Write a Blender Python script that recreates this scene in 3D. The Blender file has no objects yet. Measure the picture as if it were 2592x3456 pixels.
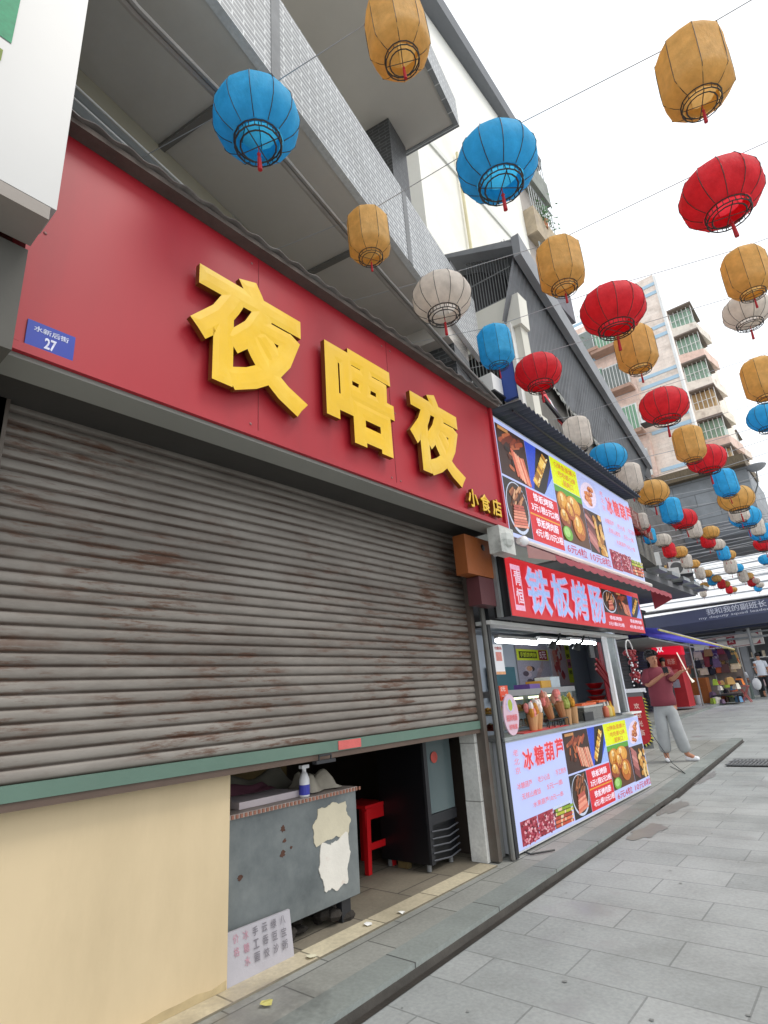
import bpy, bmesh, math, random
from mathutils import Vector, Matrix
random.seed(7)
C = bpy.context.scene.collection
R = math.radians
PI = math.pi
# ------------------------------------------------------------------ camera, sky, sun, exposure
FPX = 1897.67
yaw, pit, rol = -0.68693429, 0.32395234, -0.07240851
fw = Vector((math.sin(yaw)*math.cos(pit), math.cos(yaw)*math.cos(pit), math.sin(pit)))
rt = Vector((math.cos(yaw), -math.sin(yaw), 0)); up = rt.cross(fw)
r2 = rt*math.cos(rol) + up*math.sin(rol); u2 = up*math.cos(rol) - rt*math.sin(rol)
cam = bpy.data.cameras.new('camera'); co = bpy.data.objects.new('camera', cam); C.objects.link(co)
m3 = Matrix((r2, u2, -fw)).transposed()
co.matrix_world = Matrix.Translation((0, 0, 1.4)) @ m3.to_4x4()
cam.sensor_fit = 'HORIZONTAL'; cam.sensor_width = 36; cam.lens = FPX/2592*36
cam.clip_start = 0.05; cam.clip_end = 2000
sc = bpy.context.scene; sc.camera = co
w = bpy.data.worlds.new('World'); sc.world = w; w.use_nodes = True
nt = w.node_tree; nt.nodes.clear()
wo = nt.nodes.new('ShaderNodeOutputWorld'); bg = nt.nodes.new('ShaderNodeBackground')
sky = nt.nodes.new('ShaderNodeTexSky'); sky.sky_type = 'NISHITA'; sky.sun_disc = False
SEL, SAZ = R(58), R(70)
sky.sun_elevation = SEL; sky.sun_rotation = SAZ; sky.air_density = 1.5; sky.dust_density = 6
mixw = nt.nodes.new('ShaderNodeMix'); mixw.data_type = 'RGBA'; mixw.inputs[0].default_value = 0.88
nt.links.new(sky.outputs[0], mixw.inputs[6]); mixw.inputs[7].default_value = (9.2, 9.5, 9.8, 1)
nt.links.new(mixw.outputs[2], bg.inputs[0]); bg.inputs[1].default_value = 0.10
nt.links.new(bg.outputs[0], wo.inputs[0])
sl = bpy.data.lights.new('sun', 'SUN'); sl.energy = 0.9; sl.angle = R(20); sl.color = (1, .96, .9)
so = bpy.data.objects.new('sun', sl); C.objects.link(so)
sd = Vector((math.sin(SAZ)*math.cos(SEL), math.cos(SAZ)*math.cos(SEL), math.sin(SEL)))
so.rotation_euler = sd.to_track_quat('Z', 'Y').to_euler()
vs = sc.view_settings
sc.display_settings.display_device = 'sRGB'; vs.view_transform = 'Standard'; vs.look = 'None'
vs.exposure = 0.72; vs.gamma = 1; vs.use_curve_mapping = False
EXPO = 2**vs.exposure

# ------------------------------------------------------------------ helpers
def lin(c):
    if isinstance(c, str):
        c = [int(c[i:i+2], 16)/255 for i in (0, 2, 4)]
    return tuple((x/12.92 if x <= .04045 else ((x+.055)/1.055)**2.4) for x in c)
def gz(y): return .022*max(0., y-8)

class MB:
    def __init__(s, T=None): s.v = []; s.f = []; s.c = []; s.T = T; s.col = None
    def add(s, vs_, fs):
        n = len(s.v)
        for p in vs_:
            p = Vector(p); s.v.append(s.T @ p if s.T else p)
        for f in fs: s.f.append([n+i for i in f]); s.c.append(s.col)
        return s
    def box(s, x0, y0, z0, x1, y1, z1):
        return s.add([(x, y, z) for x in (x0, x1) for y in (y0, y1) for z in (z0, z1)],
                     [(0, 1, 3, 2), (4, 6, 7, 5), (0, 4, 5, 1), (2, 3, 7, 6), (0, 2, 6, 4), (1, 5, 7, 3)])
    def hexa(s, bot, top):
        return s.add(list(bot)+list(top), [(3, 2, 1, 0), (4, 5, 6, 7), (0, 1, 5, 4), (1, 2, 6, 5), (2, 3, 7, 6), (3, 0, 4, 7)])
    def prism(s, poly, dirv):
        n = len(poly); d = Vector(dirv); a = [Vector(p) for p in poly]
        return s.add(a+[p+d for p in a], [tuple(range(n))[::-1], tuple(range(n, 2*n))]+[(i, (i+1) % n, n+(i+1) % n, n+i) for i in range(n)])
    def sheet(s, poly): return s.add(poly, [tuple(range(len(poly)))])
    def tube(s, pts, r, n=6, cap=True):
        pts = [Vector(p) for p in pts]; rr = r if isinstance(r, (list, tuple)) else [r]*len(pts)
        b = len(pts); vs_ = []; ref = None
        for i, p in enumerate(pts):
            d = (pts[min(i+1, b-1)]-pts[max(i-1, 0)]).normalized()
            if ref is None or abs(ref.dot(d)) > .95: ref = Vector((0, 0, 1)) if abs(d.z) < .9 else Vector((1, 0, 0))
            a = d.cross(ref).normalized(); e = d.cross(a)
            for k in range(n):
                t = 2*PI*k/n; vs_.append(p+(a*math.cos(t)+e*math.sin(t))*rr[i])
        fs = [(i*n+k, i*n+(k+1) % n, (i+1)*n+(k+1) % n, (i+1)*n+k) for i in range(b-1) for k in range(n)]
        if cap: fs += [tuple(range(n))[::-1], tuple(range((b-1)*n, b*n))]
        return s.add(vs_, fs)
    def lathe(s, prof, c, n=16, cap=False, ph=0):
        vs_ = []
        for r, z in prof:
            for k in range(n):
                t = 2*PI*(k+ph)/n; vs_.append((c[0]+r*math.cos(t), c[1]+r*math.sin(t), c[2]+z))
        fs = [(i*n+k, i*n+(k+1) % n, (i+1)*n+(k+1) % n, (i+1)*n+k) for i in range(len(prof)-1) for k in range(n)]
        if cap: fs += [tuple(range(n))[::-1], tuple(range((len(prof)-1)*n, len(prof)*n))]
        return s.add(vs_, fs)
    def ball(s, c, rx, ry=None, rz=None, n=10):
        ry = ry or rx; rz = rz or rx; vs_ = []; m = max(4, n//2+1)
        for i in range(m+1):
            a = PI*(i+.001)/(m+.002)-PI/2
            for k in range(n):
                t = 2*PI*k/n; vs_.append((c[0]+rx*math.cos(a)*math.cos(t), c[1]+ry*math.cos(a)*math.sin(t), c[2]+rz*math.sin(a)))
        return s.add(vs_, [(i*n+k, i*n+(k+1) % n, (i+1)*n+(k+1) % n, (i+1)*n+k) for i in range(m) for k in range(n)])
    def mesh(s, name, off=(0, 0, 0), smooth=False):
        me = bpy.data.meshes.new(name); o = Vector(off)
        me.from_pydata([p-o for p in s.v], [], s.f)
        if any(c is not None for c in s.c):
            at = me.color_attributes.new('paint', 'FLOAT_COLOR', 'CORNER'); i = 0
            for f, c in zip(s.f, s.c):
                c = c or (1, 1, 1)
                for _ in f: at.data[i].color = (c[0], c[1], c[2], 1); i += 1
        if smooth: me.polygons.foreach_set('use_smooth', [True]*len(me.polygons))
        me.update(); return me
    def build(s, name, mat, parent=None, smooth=False, base=None):
        off = Vector(parent['_w']) if parent is not None else Vector(base or (0, 0, 0))
        me = s.mesh(name, off, smooth)
        if mat: me.materials.append(mat)
        o = bpy.data.objects.new(name, me); C.objects.link(o)
        if parent is not None: o.parent = parent; o['_w'] = list(off)
        else: o.location = off; o['_w'] = list(off)
        return o

def multi(boxes, name, m, parent, T=None):
    for b in boxes: MB(T).box(*b).build(name, m, parent)
def tag(o, label=None, cat=None, group=None, kind=None):
    if label: o['label'] = label
    if cat: o['category'] = cat
    if group: o['group'] = group
    if kind: o['kind'] = kind
    return o
def thing(name, label, cat, loc, group=None):
    o = bpy.data.objects.new(name, None); C.objects.link(o); o.location = loc; o['_w'] = list(loc); o.empty_display_size = .1
    return tag(o, label, cat, group)
def copy_tree(o, loc, label=None, scale=None):
    c = o.copy(); C.objects.link(c); c.location = loc
    if label: c['label'] = label
    if scale: c.scale = scale
    for ch in list(o.children):
        d = ch.copy(); C.objects.link(d); d.parent = c
        for g in list(ch.children):
            e = g.copy(); C.objects.link(e); e.parent = d
    return c

# ------------------------------------------------------------------ materials
MATS = {}
def newmat(name):
    m = bpy.data.materials.new(name); m.use_nodes = True; n = m.node_tree; n.nodes.clear()
    out = n.nodes.new('ShaderNodeOutputMaterial'); p = n.nodes.new('ShaderNodeBsdfPrincipled')
    n.links.new(p.outputs[0], out.inputs[0]); return m, n, p
def N(n, t, **kw):
    x = n.nodes.new(t)
    for k, v in kw.items(): setattr(x, k, v)
    return x
def noise(n, scale, detail=6, rough=.6, vec=None, stretch=None):
    tc = N(n, 'ShaderNodeTexCoord'); src = tc.outputs['Object']
    if stretch:
        mp = N(n, 'ShaderNodeMapping'); mp.inputs['Scale'].default_value = stretch; n.links.new(src, mp.inputs[0]); src = mp.outputs[0]
    t = N(n, 'ShaderNodeTexNoise'); t.inputs['Scale'].default_value = scale; t.inputs['Detail'].default_value = detail; t.inputs['Roughness'].default_value = rough
    n.links.new(src, t.inputs['Vector']); return t
def ramp(n, src, stops):
    r = N(n, 'ShaderNodeValToRGB'); e = r.color_ramp.elements
    while len(e) < len(stops): e.new(.5)
    for i, (p, c) in enumerate(stops):
        e[i].position = p; e[i].color = (*c, 1) if len(c) == 3 else c
    n.links.new(src, r.inputs[0]); return r
def mixc(n, fac, a, b, mode='MIX'):
    x = N(n, 'ShaderNodeMix', data_type='RGBA', blend_type=mode)
    for sock, v in ((x.inputs[0], fac), (x.inputs[6], a), (x.inputs[7], b)):
        if hasattr(v, 'links'): n.links.new(v, sock)
        elif isinstance(v, (int, float)): sock.default_value = v
        else: sock.default_value = (*v, 1)
    return x.outputs[2]
def bumpit(n, p, src, st, dist=.02):
    b = N(n, 'ShaderNodeBump'); b.inputs['Strength'].default_value = st; b.inputs['Distance'].default_value = dist
    n.links.new(src, b.inputs['Height']); n.links.new(b.outputs[0], p.inputs['Normal'])
def mat(name, col, rough=.6, var=.25, scale=3., metal=0., bump=.15, dirt=None, dirtamt=.5, stretch=None, bscale=None):
    if name in MATS: return MATS[name]
    m, n, p = newmat(name); c = lin(col)
    t = noise(n, scale, stretch=stretch)
    cr = ramp(n, t.outputs[0], [(.3, tuple(x*(1-var) for x in c)), (.7, tuple(min(1, x*(1+var*.6)) for x in c))])
    col_out = cr.outputs[0]
    if dirt:
        t2 = noise(n, scale*.6, 8, .7, stretch=stretch); r = ramp(n, t2.outputs[0], [(.5, (0, 0, 0)), (.72, (dirtamt,)*3)])
        col_out = mixc(n, r.outputs[0], col_out, lin(dirt))
    n.links.new(col_out, p.inputs['Base Color'])
    p.inputs['Roughness'].default_value = rough; p.inputs['Metallic'].default_value = metal
    if bump:
        tb = noise(n, bscale or scale*8, 4); bumpit(n, p, tb.outputs[0], bump, .01)
    MATS[name] = m; return m
def emis(name, col, st):
    if name in MATS: return MATS[name]
    m, n, p = newmat(name); c = lin(col)
    p.inputs['Base Color'].default_value = (*[x*.25 for x in c], 1); p.inputs['Emission Color'].default_value = (*c, 1); p.inputs['Emission Strength'].default_value = st/EXPO
    MATS[name] = m; return m
def paintmat(name, lit=0., rough=.5, k=1.):
    m, n, p = newmat(name); a = N(n, 'ShaderNodeAttribute', attribute_name='paint')
    t = noise(n, 40, 5); v = mixc(n, .35, a.outputs['Color'], ramp(n, t.outputs[0], [(.3, (.45, .45, .45)), (.7, (1.4, 1.4, 1.4))]).outputs[0], 'MULTIPLY')
    n.links.new(v, p.inputs['Base Color']); p.inputs['Roughness'].default_value = rough
    if lit:
        sc_ = mixc(n, 1., v, (k, k, k), 'MULTIPLY')
        n.links.new(v, p.inputs['Emission Color']); p.inputs['Emission Strength'].default_value = lit/EXPO
        b = mixc(n, 1., v, (.25, .25, .25), 'MULTIPLY'); n.links.new(b, p.inputs['Base Color'])
    return m
PRINT_LIT = paintmat('backlit_print', .8); PRINT = paintmat('printed_paper', 0, .6); PAINT = paintmat('painted_goods', 0, .55)

def brickmat(name, c1, c2, mortar, w_, h_, ms=.01, vec='xy', ang=0., rough=.7, bump=.3, stain=None, off=.5, bias=0.):
    m, n, p = newmat(name); tc = N(n, 'ShaderNodeTexCoord'); sx = N(n, 'ShaderNodeSeparateXYZ'); n.links.new(tc.outputs['Object'], sx.inputs[0])
    cb = N(n, 'ShaderNodeCombineXYZ')
    if vec == 'xy': n.links.new(sx.outputs[0], cb.inputs[0]); n.links.new(sx.outputs[1], cb.inputs[1])
    elif vec == 'yx': n.links.new(sx.outputs[1], cb.inputs[0]); n.links.new(sx.outputs[0], cb.inputs[1])
    else:
        d = N(n, 'ShaderNodeVectorMath', operation='DOT_PRODUCT'); d.inputs[1].default_value = (-math.sin(ang)+(math.cos(ang) if vec == 'side' else 0), math.cos(ang), 0)
        n.links.new(tc.outputs['Object'], d.inputs[0]); n.links.new(d.outputs['Value'], cb.inputs[0]); n.links.new(sx.outputs[2], cb.inputs[1])
    b = N(n, 'ShaderNodeTexBrick'); b.offset = off; b.inputs['Scale'].default_value = 1; b.inputs['Brick Width'].default_value = w_; b.inputs['Row Height'].default_value = h_
    b.inputs['Mortar Size'].default_value = ms; b.inputs['Mortar Smooth'].default_value = .1; b.inputs['Bias'].default_value = bias
    b.inputs['Color1'].default_value = (*lin(c1), 1); b.inputs['Color2'].default_value = (*lin(c2), 1); b.inputs['Mortar'].default_value = (*lin(mortar), 1)
    n.links.new(cb.outputs[0], b.inputs['Vector'])
    t = noise(n, 1.3, 8, .65); r = ramp(n, t.outputs[0], [(.3, (.7, .7, .69)), (.5, (.95, .95, .95)), (.7, (1.14, 1.14, 1.14))])
    c = mixc(n, .9, b.outputs[0], r.outputs[0], 'MULTIPLY')
    t3 = noise(n, 45, 4); c = mixc(n, .25, c, ramp(n, t3.outputs[0], [(.35, (.6, .6, .6)), (.65, (1.3, 1.3, 1.3))]).outputs[0], 'MULTIPLY')
    if stain:
        t2 = noise(n, .9, 9, .72); r2_ = ramp(n, t2.outputs[0], [(.56, (0, 0, 0)), (.66, (.55, .55, .55))]); c = mixc(n, r2_.outputs[0], c, lin(stain))
        rr = ramp(n, t2.outputs[0], [(.55, (rough,)*3), (.66, (.3,)*3)]); n.links.new(rr.outputs[0], p.inputs['Roughness'])
    else: p.inputs['Roughness'].default_value = rough
    n.links.new(c, p.inputs['Base Color'])
    hh = mixc(n, .15, b.outputs['Fac'], t3.outputs[0]); inv = N(n, 'ShaderNodeInvert'); n.links.new(hh, inv.inputs['Color']); bumpit(n, p, inv.outputs[0], bump, .006)
    return m
M_road = brickmat('road_paving', 'a3a6a5', '959998', '7f8281', .8, .345, .005, 'xy', stain='858584', bump=.35)
M_step = brickmat('step_paving', '9b9c97', '8f908a', '5c5d59', .62, .33, .005, 'yx', stain='5a5855', bump=.4)
M_kerb = brickmat('kerb_stone', '8b918d', '808683', '4c4e4d', .9, 3., .006, 'yx', stain='4a4b4a', bump=.4)
M_tile = brickmat('strip_tiles', '7c7f82', '8d9092', 'c6c9ca', .19, .047, .006, 'wall', R(11.1), .45, .4, bias=-.2)
M_darktile = brickmat('dark_strip_tiles', '38393b', '47484a', '5f6162', .16, .05, .006, 'side', R(11.1), .5, .4)
M_conc = mat('painted_concrete', 'bfbbb4', .85, .1, .7, bump=.1, dirt='a09b93', dirtamt=.5)
M_cream = mat('cream_render', 'cdb996', .7, .05, 1.2, bump=.1, dirt='ad9a78', dirtamt=.5, stretch=(1, 1, .35))
M_redsign = mat('red_sign_panel', 'a81b29', .5, .1, .9, bump=.05, dirt='8a1c26', dirtamt=.5, bscale=2, stretch=(1, 1.6, .35))
M_redtrim = mat('red_sign_trim', '9c1420', .35, .05, 1, bump=0)
M_gold = mat('yellow_acrylic', 'e6b814', .3, .07, 3, bump=.1, dirt='f2d468', dirtamt=.4, bscale=5)
M_goldside = mat('yellow_letter_side', '6d3d12', .4, .05, 2, bump=0)
M_grey = mat('grey_sheet_metal', '87898a', .45, .1, 2, metal=.4, bump=.05)
M_dark = mat('dark_metal', '26272b', .5, .2, 3, bump=.05)
M_black = mat('black_plastic', '121317', .35, .1, 4, bump=0)
M_white = mat('white_paint', 'e3e3e1', .5, .06, 2, bump=.04, dirt='b3b1ac', dirtamt=.3)
M_whiteclean = mat('white_plastic', 'ededf0', .4, .03, 2, bump=0)
M_wire = mat('lantern_wire', '3a3836', .6, .1, 5, bump=0)
M_thinwire = mat('overhead_wire', 'a3a5a9', .6, .1, 5, bump=0)
M_alu = mat('aluminium_frame', '9ea3a4', .35, .15, 4, metal=.6, bump=.05, dirt='6a6e6d', dirtamt=.6)
M_dirtywhite = mat('weathered_white_render', 'cfcdc2', .85, .1, 1.5, bump=.2, dirt='8d877a', dirtamt=.6, stretch=(1, 1, .3))
M_whitewall = mat('pale_tower_render', 'f0efe8', .85, .05, .4, bump=.05, dirt='cfc9ae', dirtamt=.5)
M_red = mat('red_plastic', 'c8141c', .35, .08, 3, bump=0)
M_green = mat('green_steel_bar', '5b7568', .5, .12, 2, metal=.1, bump=.1, dirt='6f7f74', dirtamt=.4)
M_glass = mat('smoky_glass', '5d6a6c', .12, .1, 2, bump=0)
M_darkvoid = mat('dark_interior', '1b1a1c', .9, .2, 2, bump=0)
M_wood = mat('orange_wood', 'a8622c', .5, .15, 4, bump=.1, stretch=(1, 1, .2))
M_skin = mat('skin', 'b37d61', .55, .06, 8, bump=0)
M_hair = mat('black_hair', '17151a', .5, .3, 30, bump=.4)

def fabric(name, col, tl=.58):
    m, n, p = newmat(name); c = lin(col); t = noise(n, 5)
    cr = ramp(n, t.outputs[0], [(.3, tuple(x*.82 for x in c)), (.7, tuple(min(1, x*1.1+.02) for x in c))]); n.links.new(cr.outputs[0], p.inputs['Base Color']); p.inputs['Roughness'].default_value = .6
    tr = N(n, 'ShaderNodeBsdfTranslucent'); n.links.new(cr.outputs[0], tr.inputs[0])
    ms = N(n, 'ShaderNodeMixShader'); ms.inputs[0].default_value = .5; n.links.new(p.outputs[0], ms.inputs[1]); n.links.new(tr.outputs[0], ms.inputs[2])
    ms.inputs[0].default_value = tl; n.links.new(ms.outputs[0], n.nodes['Material Output'].inputs[0]); tb = noise(n, 9, 6, .7, stretch=(1, 1, .35)); bumpit(n, p, tb.outputs[0], .55, .02); return m
LC = {'blue': fabric('blue_lantern_cloth', '4cc8f4'), 'yellow': fabric('amber_lantern_cloth', 'ecc57c'), 'red': fabric('red_lantern_cloth', 'ee3a4a'), 'white': fabric('white_lantern_cloth', 'ece5dd')}
M_tassel = mat('tassel_red', 'b01c28', .7, .1, 5, bump=0)

# ------------------------------------------------------------------ lettering
TC = {}
def glyphs(s, off=.0):
    """unit-box outline of a string: front cap plus a ring that thickens the strokes; third value 0 (rim) .. 1 (cap)"""
    if (s, off) in TC: return TC[(s, off)]
    cu = bpy.data.curves.new('t', 'FONT'); cu.body = s; cu.size = 1; cu.bevel_depth = off; cu.bevel_resolution = 0; cu.resolution_u = 2; cu.fill_mode = 'BOTH'
    o = bpy.data.objects.new('t', cu); C.objects.link(o); dg = bpy.context.evaluated_depsgraph_get(); e = o.evaluated_get(dg)
    me = e.to_mesh(); bm = bmesh.new(); bm.from_mesh(me); bmesh.ops.remove_doubles(bm, verts=bm.verts, dist=1e-5)
    if off: bmesh.ops.delete(bm, geom=[f for f in bm.faces if f.calc_center_median().z < off*.1], context='FACES')
    bmesh.ops.delete(bm, geom=[v_ for v_ in bm.verts if not v_.link_faces], context='VERTS'); bm.verts.index_update()
    v = [(q.co.x, q.co.y, (q.co.z/off if off else 1)) for q in bm.verts]; f = [tuple(q.index for q in x.verts) for x in bm.faces]
    bm.free(); e.to_mesh_clear(); bpy.data.objects.remove(o); bpy.data.curves.remove(cu)
    x0 = min(p[0] for p in v); x1 = max(p[0] for p in v); y0 = min(p[1] for p in v); y1 = max(p[1] for p in v)
    TC[(s, off)] = ([((p[0]-x0)/(x1-x0), (p[1]-y0)/(y1-y0), p[2]) for p in v], f); return TC[(s, off)]

class Pic(MB):
    """flat artwork on a plane: fn(u, v, d) gives the world point; d is the distance off the sheet"""
    def __init__(s, fn, d0=.0): super().__init__(); s.fn = fn; s.d = d0; s.k = 0
    def _p(s, pts, col):
        s.k += 1; d = s.d+s.k*.0003; s.col = lin(col); s.add([s.fn(u, v, d) for u, v in pts], [tuple(range(len(pts)))])
    def rect(s, u0, v0, u1, v1, col): s._p([(u0, v0), (u1, v0), (u1, v1), (u0, v1)], col)
    def ell(s, u, v, a, b, col, rot=0, n=14):
        c, q = math.cos(rot), math.sin(rot)
        s._p([(u+a*math.cos(t)*c-b*math.sin(t)*q, v+a*math.cos(t)*q+b*math.sin(t)*c) for t in [2*PI*i/n for i in range(n)]], col)
    def cap(s, u, v, L, r, rot, col):
        pts = []; c, q = math.cos(rot), math.sin(rot)
        for sgn in (1, -1):
            for i in range(5):
                t = -PI/2+PI*i/4; x = sgn*(L/2+r*math.cos(t)); y = sgn*r*math.sin(t); pts.append((u+x*c-y*q, v+x*q+y*c))
        s._p(pts, col)
    def poly(s, pts, col): s._p(pts, col)
    def text(s, t, u0, v0, u1, v1, col, off=.02, halo=None):
        vs_, fs = glyphs(t, off)
        if halo:
            hv, hf = glyphs(t, off+.035); s.k += 2; d = s.d+s.k*.0003; s.col = lin(halo); e = (v1-v0)*.03
            s.add([s.fn(u0-e+(u1-u0+2*e)*a, v0-e+(v1-v0+2*e)*b, d+c*.0003) for a, b, c in hv], hf)
        s.k += 2; d = s.d+s.k*.0003; s.col = lin(col); s.add([s.fn(u0+(u1-u0)*a, v0+(v1-v0)*b, d+c*.0003) for a, b, c in vs_], fs)
def facade(x, sgn=1): return lambda u, v, d: (x+sgn*d, u, v)   # u along the street, v up
def solid_text(name, t, y0, z0, y1, z1, x0, x1, off, mface, mside, parent):
    vs_, fs = glyphs(t, off); n = len(vs_); mb = MB()
    P = lambda a, b, x: (x, y0+(y1-y0)*a, z0+(z1-z0)*b)
    mb.add([P(a, b, x1+c*.003) for a, b, c in vs_], fs)
    o = mb.build(name, mface, parent)
    edges = {}
    for f in fs:
        for i in range(len(f)):
            e = (f[i], f[(i+1) % len(f)]); k = tuple(sorted(e)); edges.setdefault(k, []).append(e)
    sb = MB(); sb.add([P(a, b, x1) for a, b, c in vs_]+[P(a, b, x0) for a, b, c in vs_], [(e[0][1], e[0][0], e[0][0]+n, e[0][1]+n) for e in edges.values() if len(e) == 1])
    sb.build('letter_side', mside, o)
    return o

# ------------------------------------------------------------------ ground
def strip(xs, ys, zoff, name, m, thick=None):
    mb = MB(); n = len(ys)
    for y in ys:
        for x in xs(y): mb.v.append(Vector((x, y, gz(y)+zoff(y) if callable(zoff) else gz(y)+zoff)))
    k = len(xs(ys[0]))
    for i in range(n-1):
        for j in range(k-1): mb.f.append([i*k+j, i*k+j+1, (i+1)*k+j+1, (i+1)*k+j]); mb.c.append(None)
    return mb.build(name, m)
def kx(y): return -2.22 - .022*(y-2.5)      # top outer edge of the step kerb
ys = [-30, -10, -4, 0, 2, 4, 6, 8, 10, 12, 14, 16, 20, 25, 30, 40, 60, 120, 400]
o = strip(lambda y: [-400, -60, -12, -4, 0, 4, 12, 60, 400], ys, -.03, 'ground', mat('far_ground', '8b8b88', .9, .1, .2)); tag(o, kind='structure')
ysr = [-6, -2, 0, 2, 4, 6, 8, 9, 10, 11, 12, 13, 14, 16, 18, 20, 24, 28, 32, 40, 50]
o = strip(lambda y: [-12, -6, -2, 3, 9], ysr, .045, 'road', M_road); tag(o, kind='structure')
YE = 13.6
def slab(name, poly, top, m, th=.115):
    mb = MB(); n = len(poly)
    mb.v = [Vector((x, y, gz(y)+top)) for x, y in poly]+[Vector((x, y, gz(y)+top-th)) for x, y in poly]
    mb.f = [list(range(n)), list(range(n, 2*n))[::-1]]+[[i, n+i, n+(i+1) % n, (i+1) % n] for i in range(n)]; mb.c = [None]*len(mb.f)
    return mb.build(name, m)
yy = [-4, -1, 1, 2.5, 4, 6, 8]
po = [(kx(y)-.2, y) for y in yy]+[(-2.6, YE-.3)]
for i, (a, b) in enumerate(zip([-4, 8], [8, YE-.3])):
    s = slab('pavement', [(kx(a)-.2, a), (kx(b)-.2, b), (-5.2 if i else -2.86, b), (-5.2 if i else -2.86, a)], .11, M_step); tag(s, kind='structure')
for a, b in ((-4, 8), (8, YE)):
    s = slab('kerb', [(kx(a), a), (kx(b), b), (kx(b)-.197, b), (kx(a)-.197, a)], .112, M_kerb, .116); tag(s, kind='structure')
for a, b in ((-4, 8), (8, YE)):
    mb = MB(); mb.hexa([(kx(a), a, gz(a)+.001), (kx(b), b, gz(b)+.001), (kx(b)+.004, b, gz(b)+.001), (kx(a)+.004, a, gz(a)+.001)], [(kx(a), a, gz(a)+.088), (kx(b), b, gz(b)+.088), (kx(b)+.004, b, gz(b)+.088), (kx(a)+.004, a, gz(a)+.088)]); tag(mb.build('kerb', mat('damp_shaded_kerb_face', '4b4742', .7, .35, 5, bump=.4)), kind='structure')  # dark kerb face: damp stone, with its shade also put into the colour
    mb = MB(); mb.sheet([(kx(a)+.06, a, gz(a)+.049), (kx(b)+.03, b, gz(b)+.049), (kx(b)-.01, b, gz(b)+.049), (kx(a)-.01, a, gz(a)+.049)])
    tag(mb.build('gutter', mat('wet_gutter_dirt', '37332f', .45, .3, 6, bump=.2)), kind='structure')
s = slab('far_pavement', [(-5.1, 13.5), (-5.0, 40), (-12, 40), (-12, 13.5)], .11, M_step); tag(s, kind='structure')
s = slab('far_kerb', [(-5.02, 13.4), (-4.9, 26), (-5.097, 26), (-5.217, 13.4)], .112, M_kerb, .116); tag(s, kind='structure')
mb = MB(); mb.box(-2.86, -4, .03, -2.70, 4.38, .118)
tag(mb.build('threshold_strip', brickmat('pale_threshold_stone', 'cfc4a8', 'b9ae96', '77705f', .55, .3, .006, 'yx', stain='8a8172')), kind='structure')
mb = MB(); mb.box(-5.2, .3, .03, -2.86, 4.6, .113)
tag(mb.build('shop_floor', brickmat('shop_floor_tiles', '8a8273', '7b7364', '4f4a42', .5, .5, .006, stain='4b463f')), kind='structure')
# road puddles / damp patches
random.seed(3)
def blotch(cx, cy, rx, ry, seed):
    rnd = random.Random(seed); ph = [rnd.random()*6.28 for _ in range(4)]; pts = []
    for k in range(36):
        t = 2*PI*k/36; q = 1+.22*math.sin(2*t+ph[0])+.16*math.sin(5*t+ph[1])+.1*math.sin(9*t+ph[2])
        x = cx+rx*q*math.cos(t); y = cy+ry*q*math.sin(t); pts.append((x, y, gz(y)+.049))
    return MB().sheet(pts)
mm, n_, p_ = newmat('wet_stone'); t_ = noise(n_, 6); n_.links.new(ramp(n_, t_.outputs[0], [(.3, lin('7f7e7c')), (.7, lin('8b8a88'))]).outputs[0], p_.inputs['Base Color']); p_.inputs['Roughness'].default_value = .42
for i, (x, y, a, b) in enumerate([(-2.12, 6.2, .13, .3), (-2.2, 7.4, .09, .45), (-2.28, 9.4, .07, .5)]):
    tag(blotch(x, y, a, b, i).build('puddle', mm), kind='structure')
# drain grate
g = thing('drain_grate', 'black slotted iron drain grate set in the grey paving past the kerb', 'drain grate', (-1.7, 10.8, gz(10.8)))
MB().box(-2.2, 10.45, gz(10.8)+.038, -1.2, 11.15, gz(10.8)+.055).build('pit', M_black, g)
mb = MB()
for k in range(21): mb.box(-2.2+k*.05-.012, 10.45, gz(10.8)+.056, -2.2+k*.05+.012, 11.15, gz(10.8)+.068)
for y in (10.45, 10.8, 11.13): mb.box(-2.22, y, gz(10.8)+.0685, -1.18, y+.03, gz(10.8)+.073)
mb.build('grille', M_grey, g)
# litter
for i, (x, y, c, l) in enumerate([(-2.78, 2.95, 'white crumpled tissue scrap on the pale threshold under the freezer', 'e9e9e6'), (-2.72, 3.2, 'second white paper scrap lying nearer the fridge on the threshold', 'e4e4df'), (-2.55, 2.0, 'small yellow leaf scrap on the pavement slabs near the kerb', 'b9b26a'), (-2.74, 2.45, 'cream paper scrap at the foot of the leaning text board', 'd8d3b8')]):
    rnd = random.Random(i); mb = MB(); mb.sheet([(x+.03*math.cos(t)*rnd.uniform(.6, 1.2), y+.03*math.sin(t)*rnd.uniform(.6, 1.2), .121+rnd.uniform(0, .012)) for t in [k*PI/3.5 for k in range(7)]])
    tag(mb.build('paper_scrap', mat('scrap'+l, l, .7, .05), base=(x, y, .12)), c, 'litter')

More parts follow.
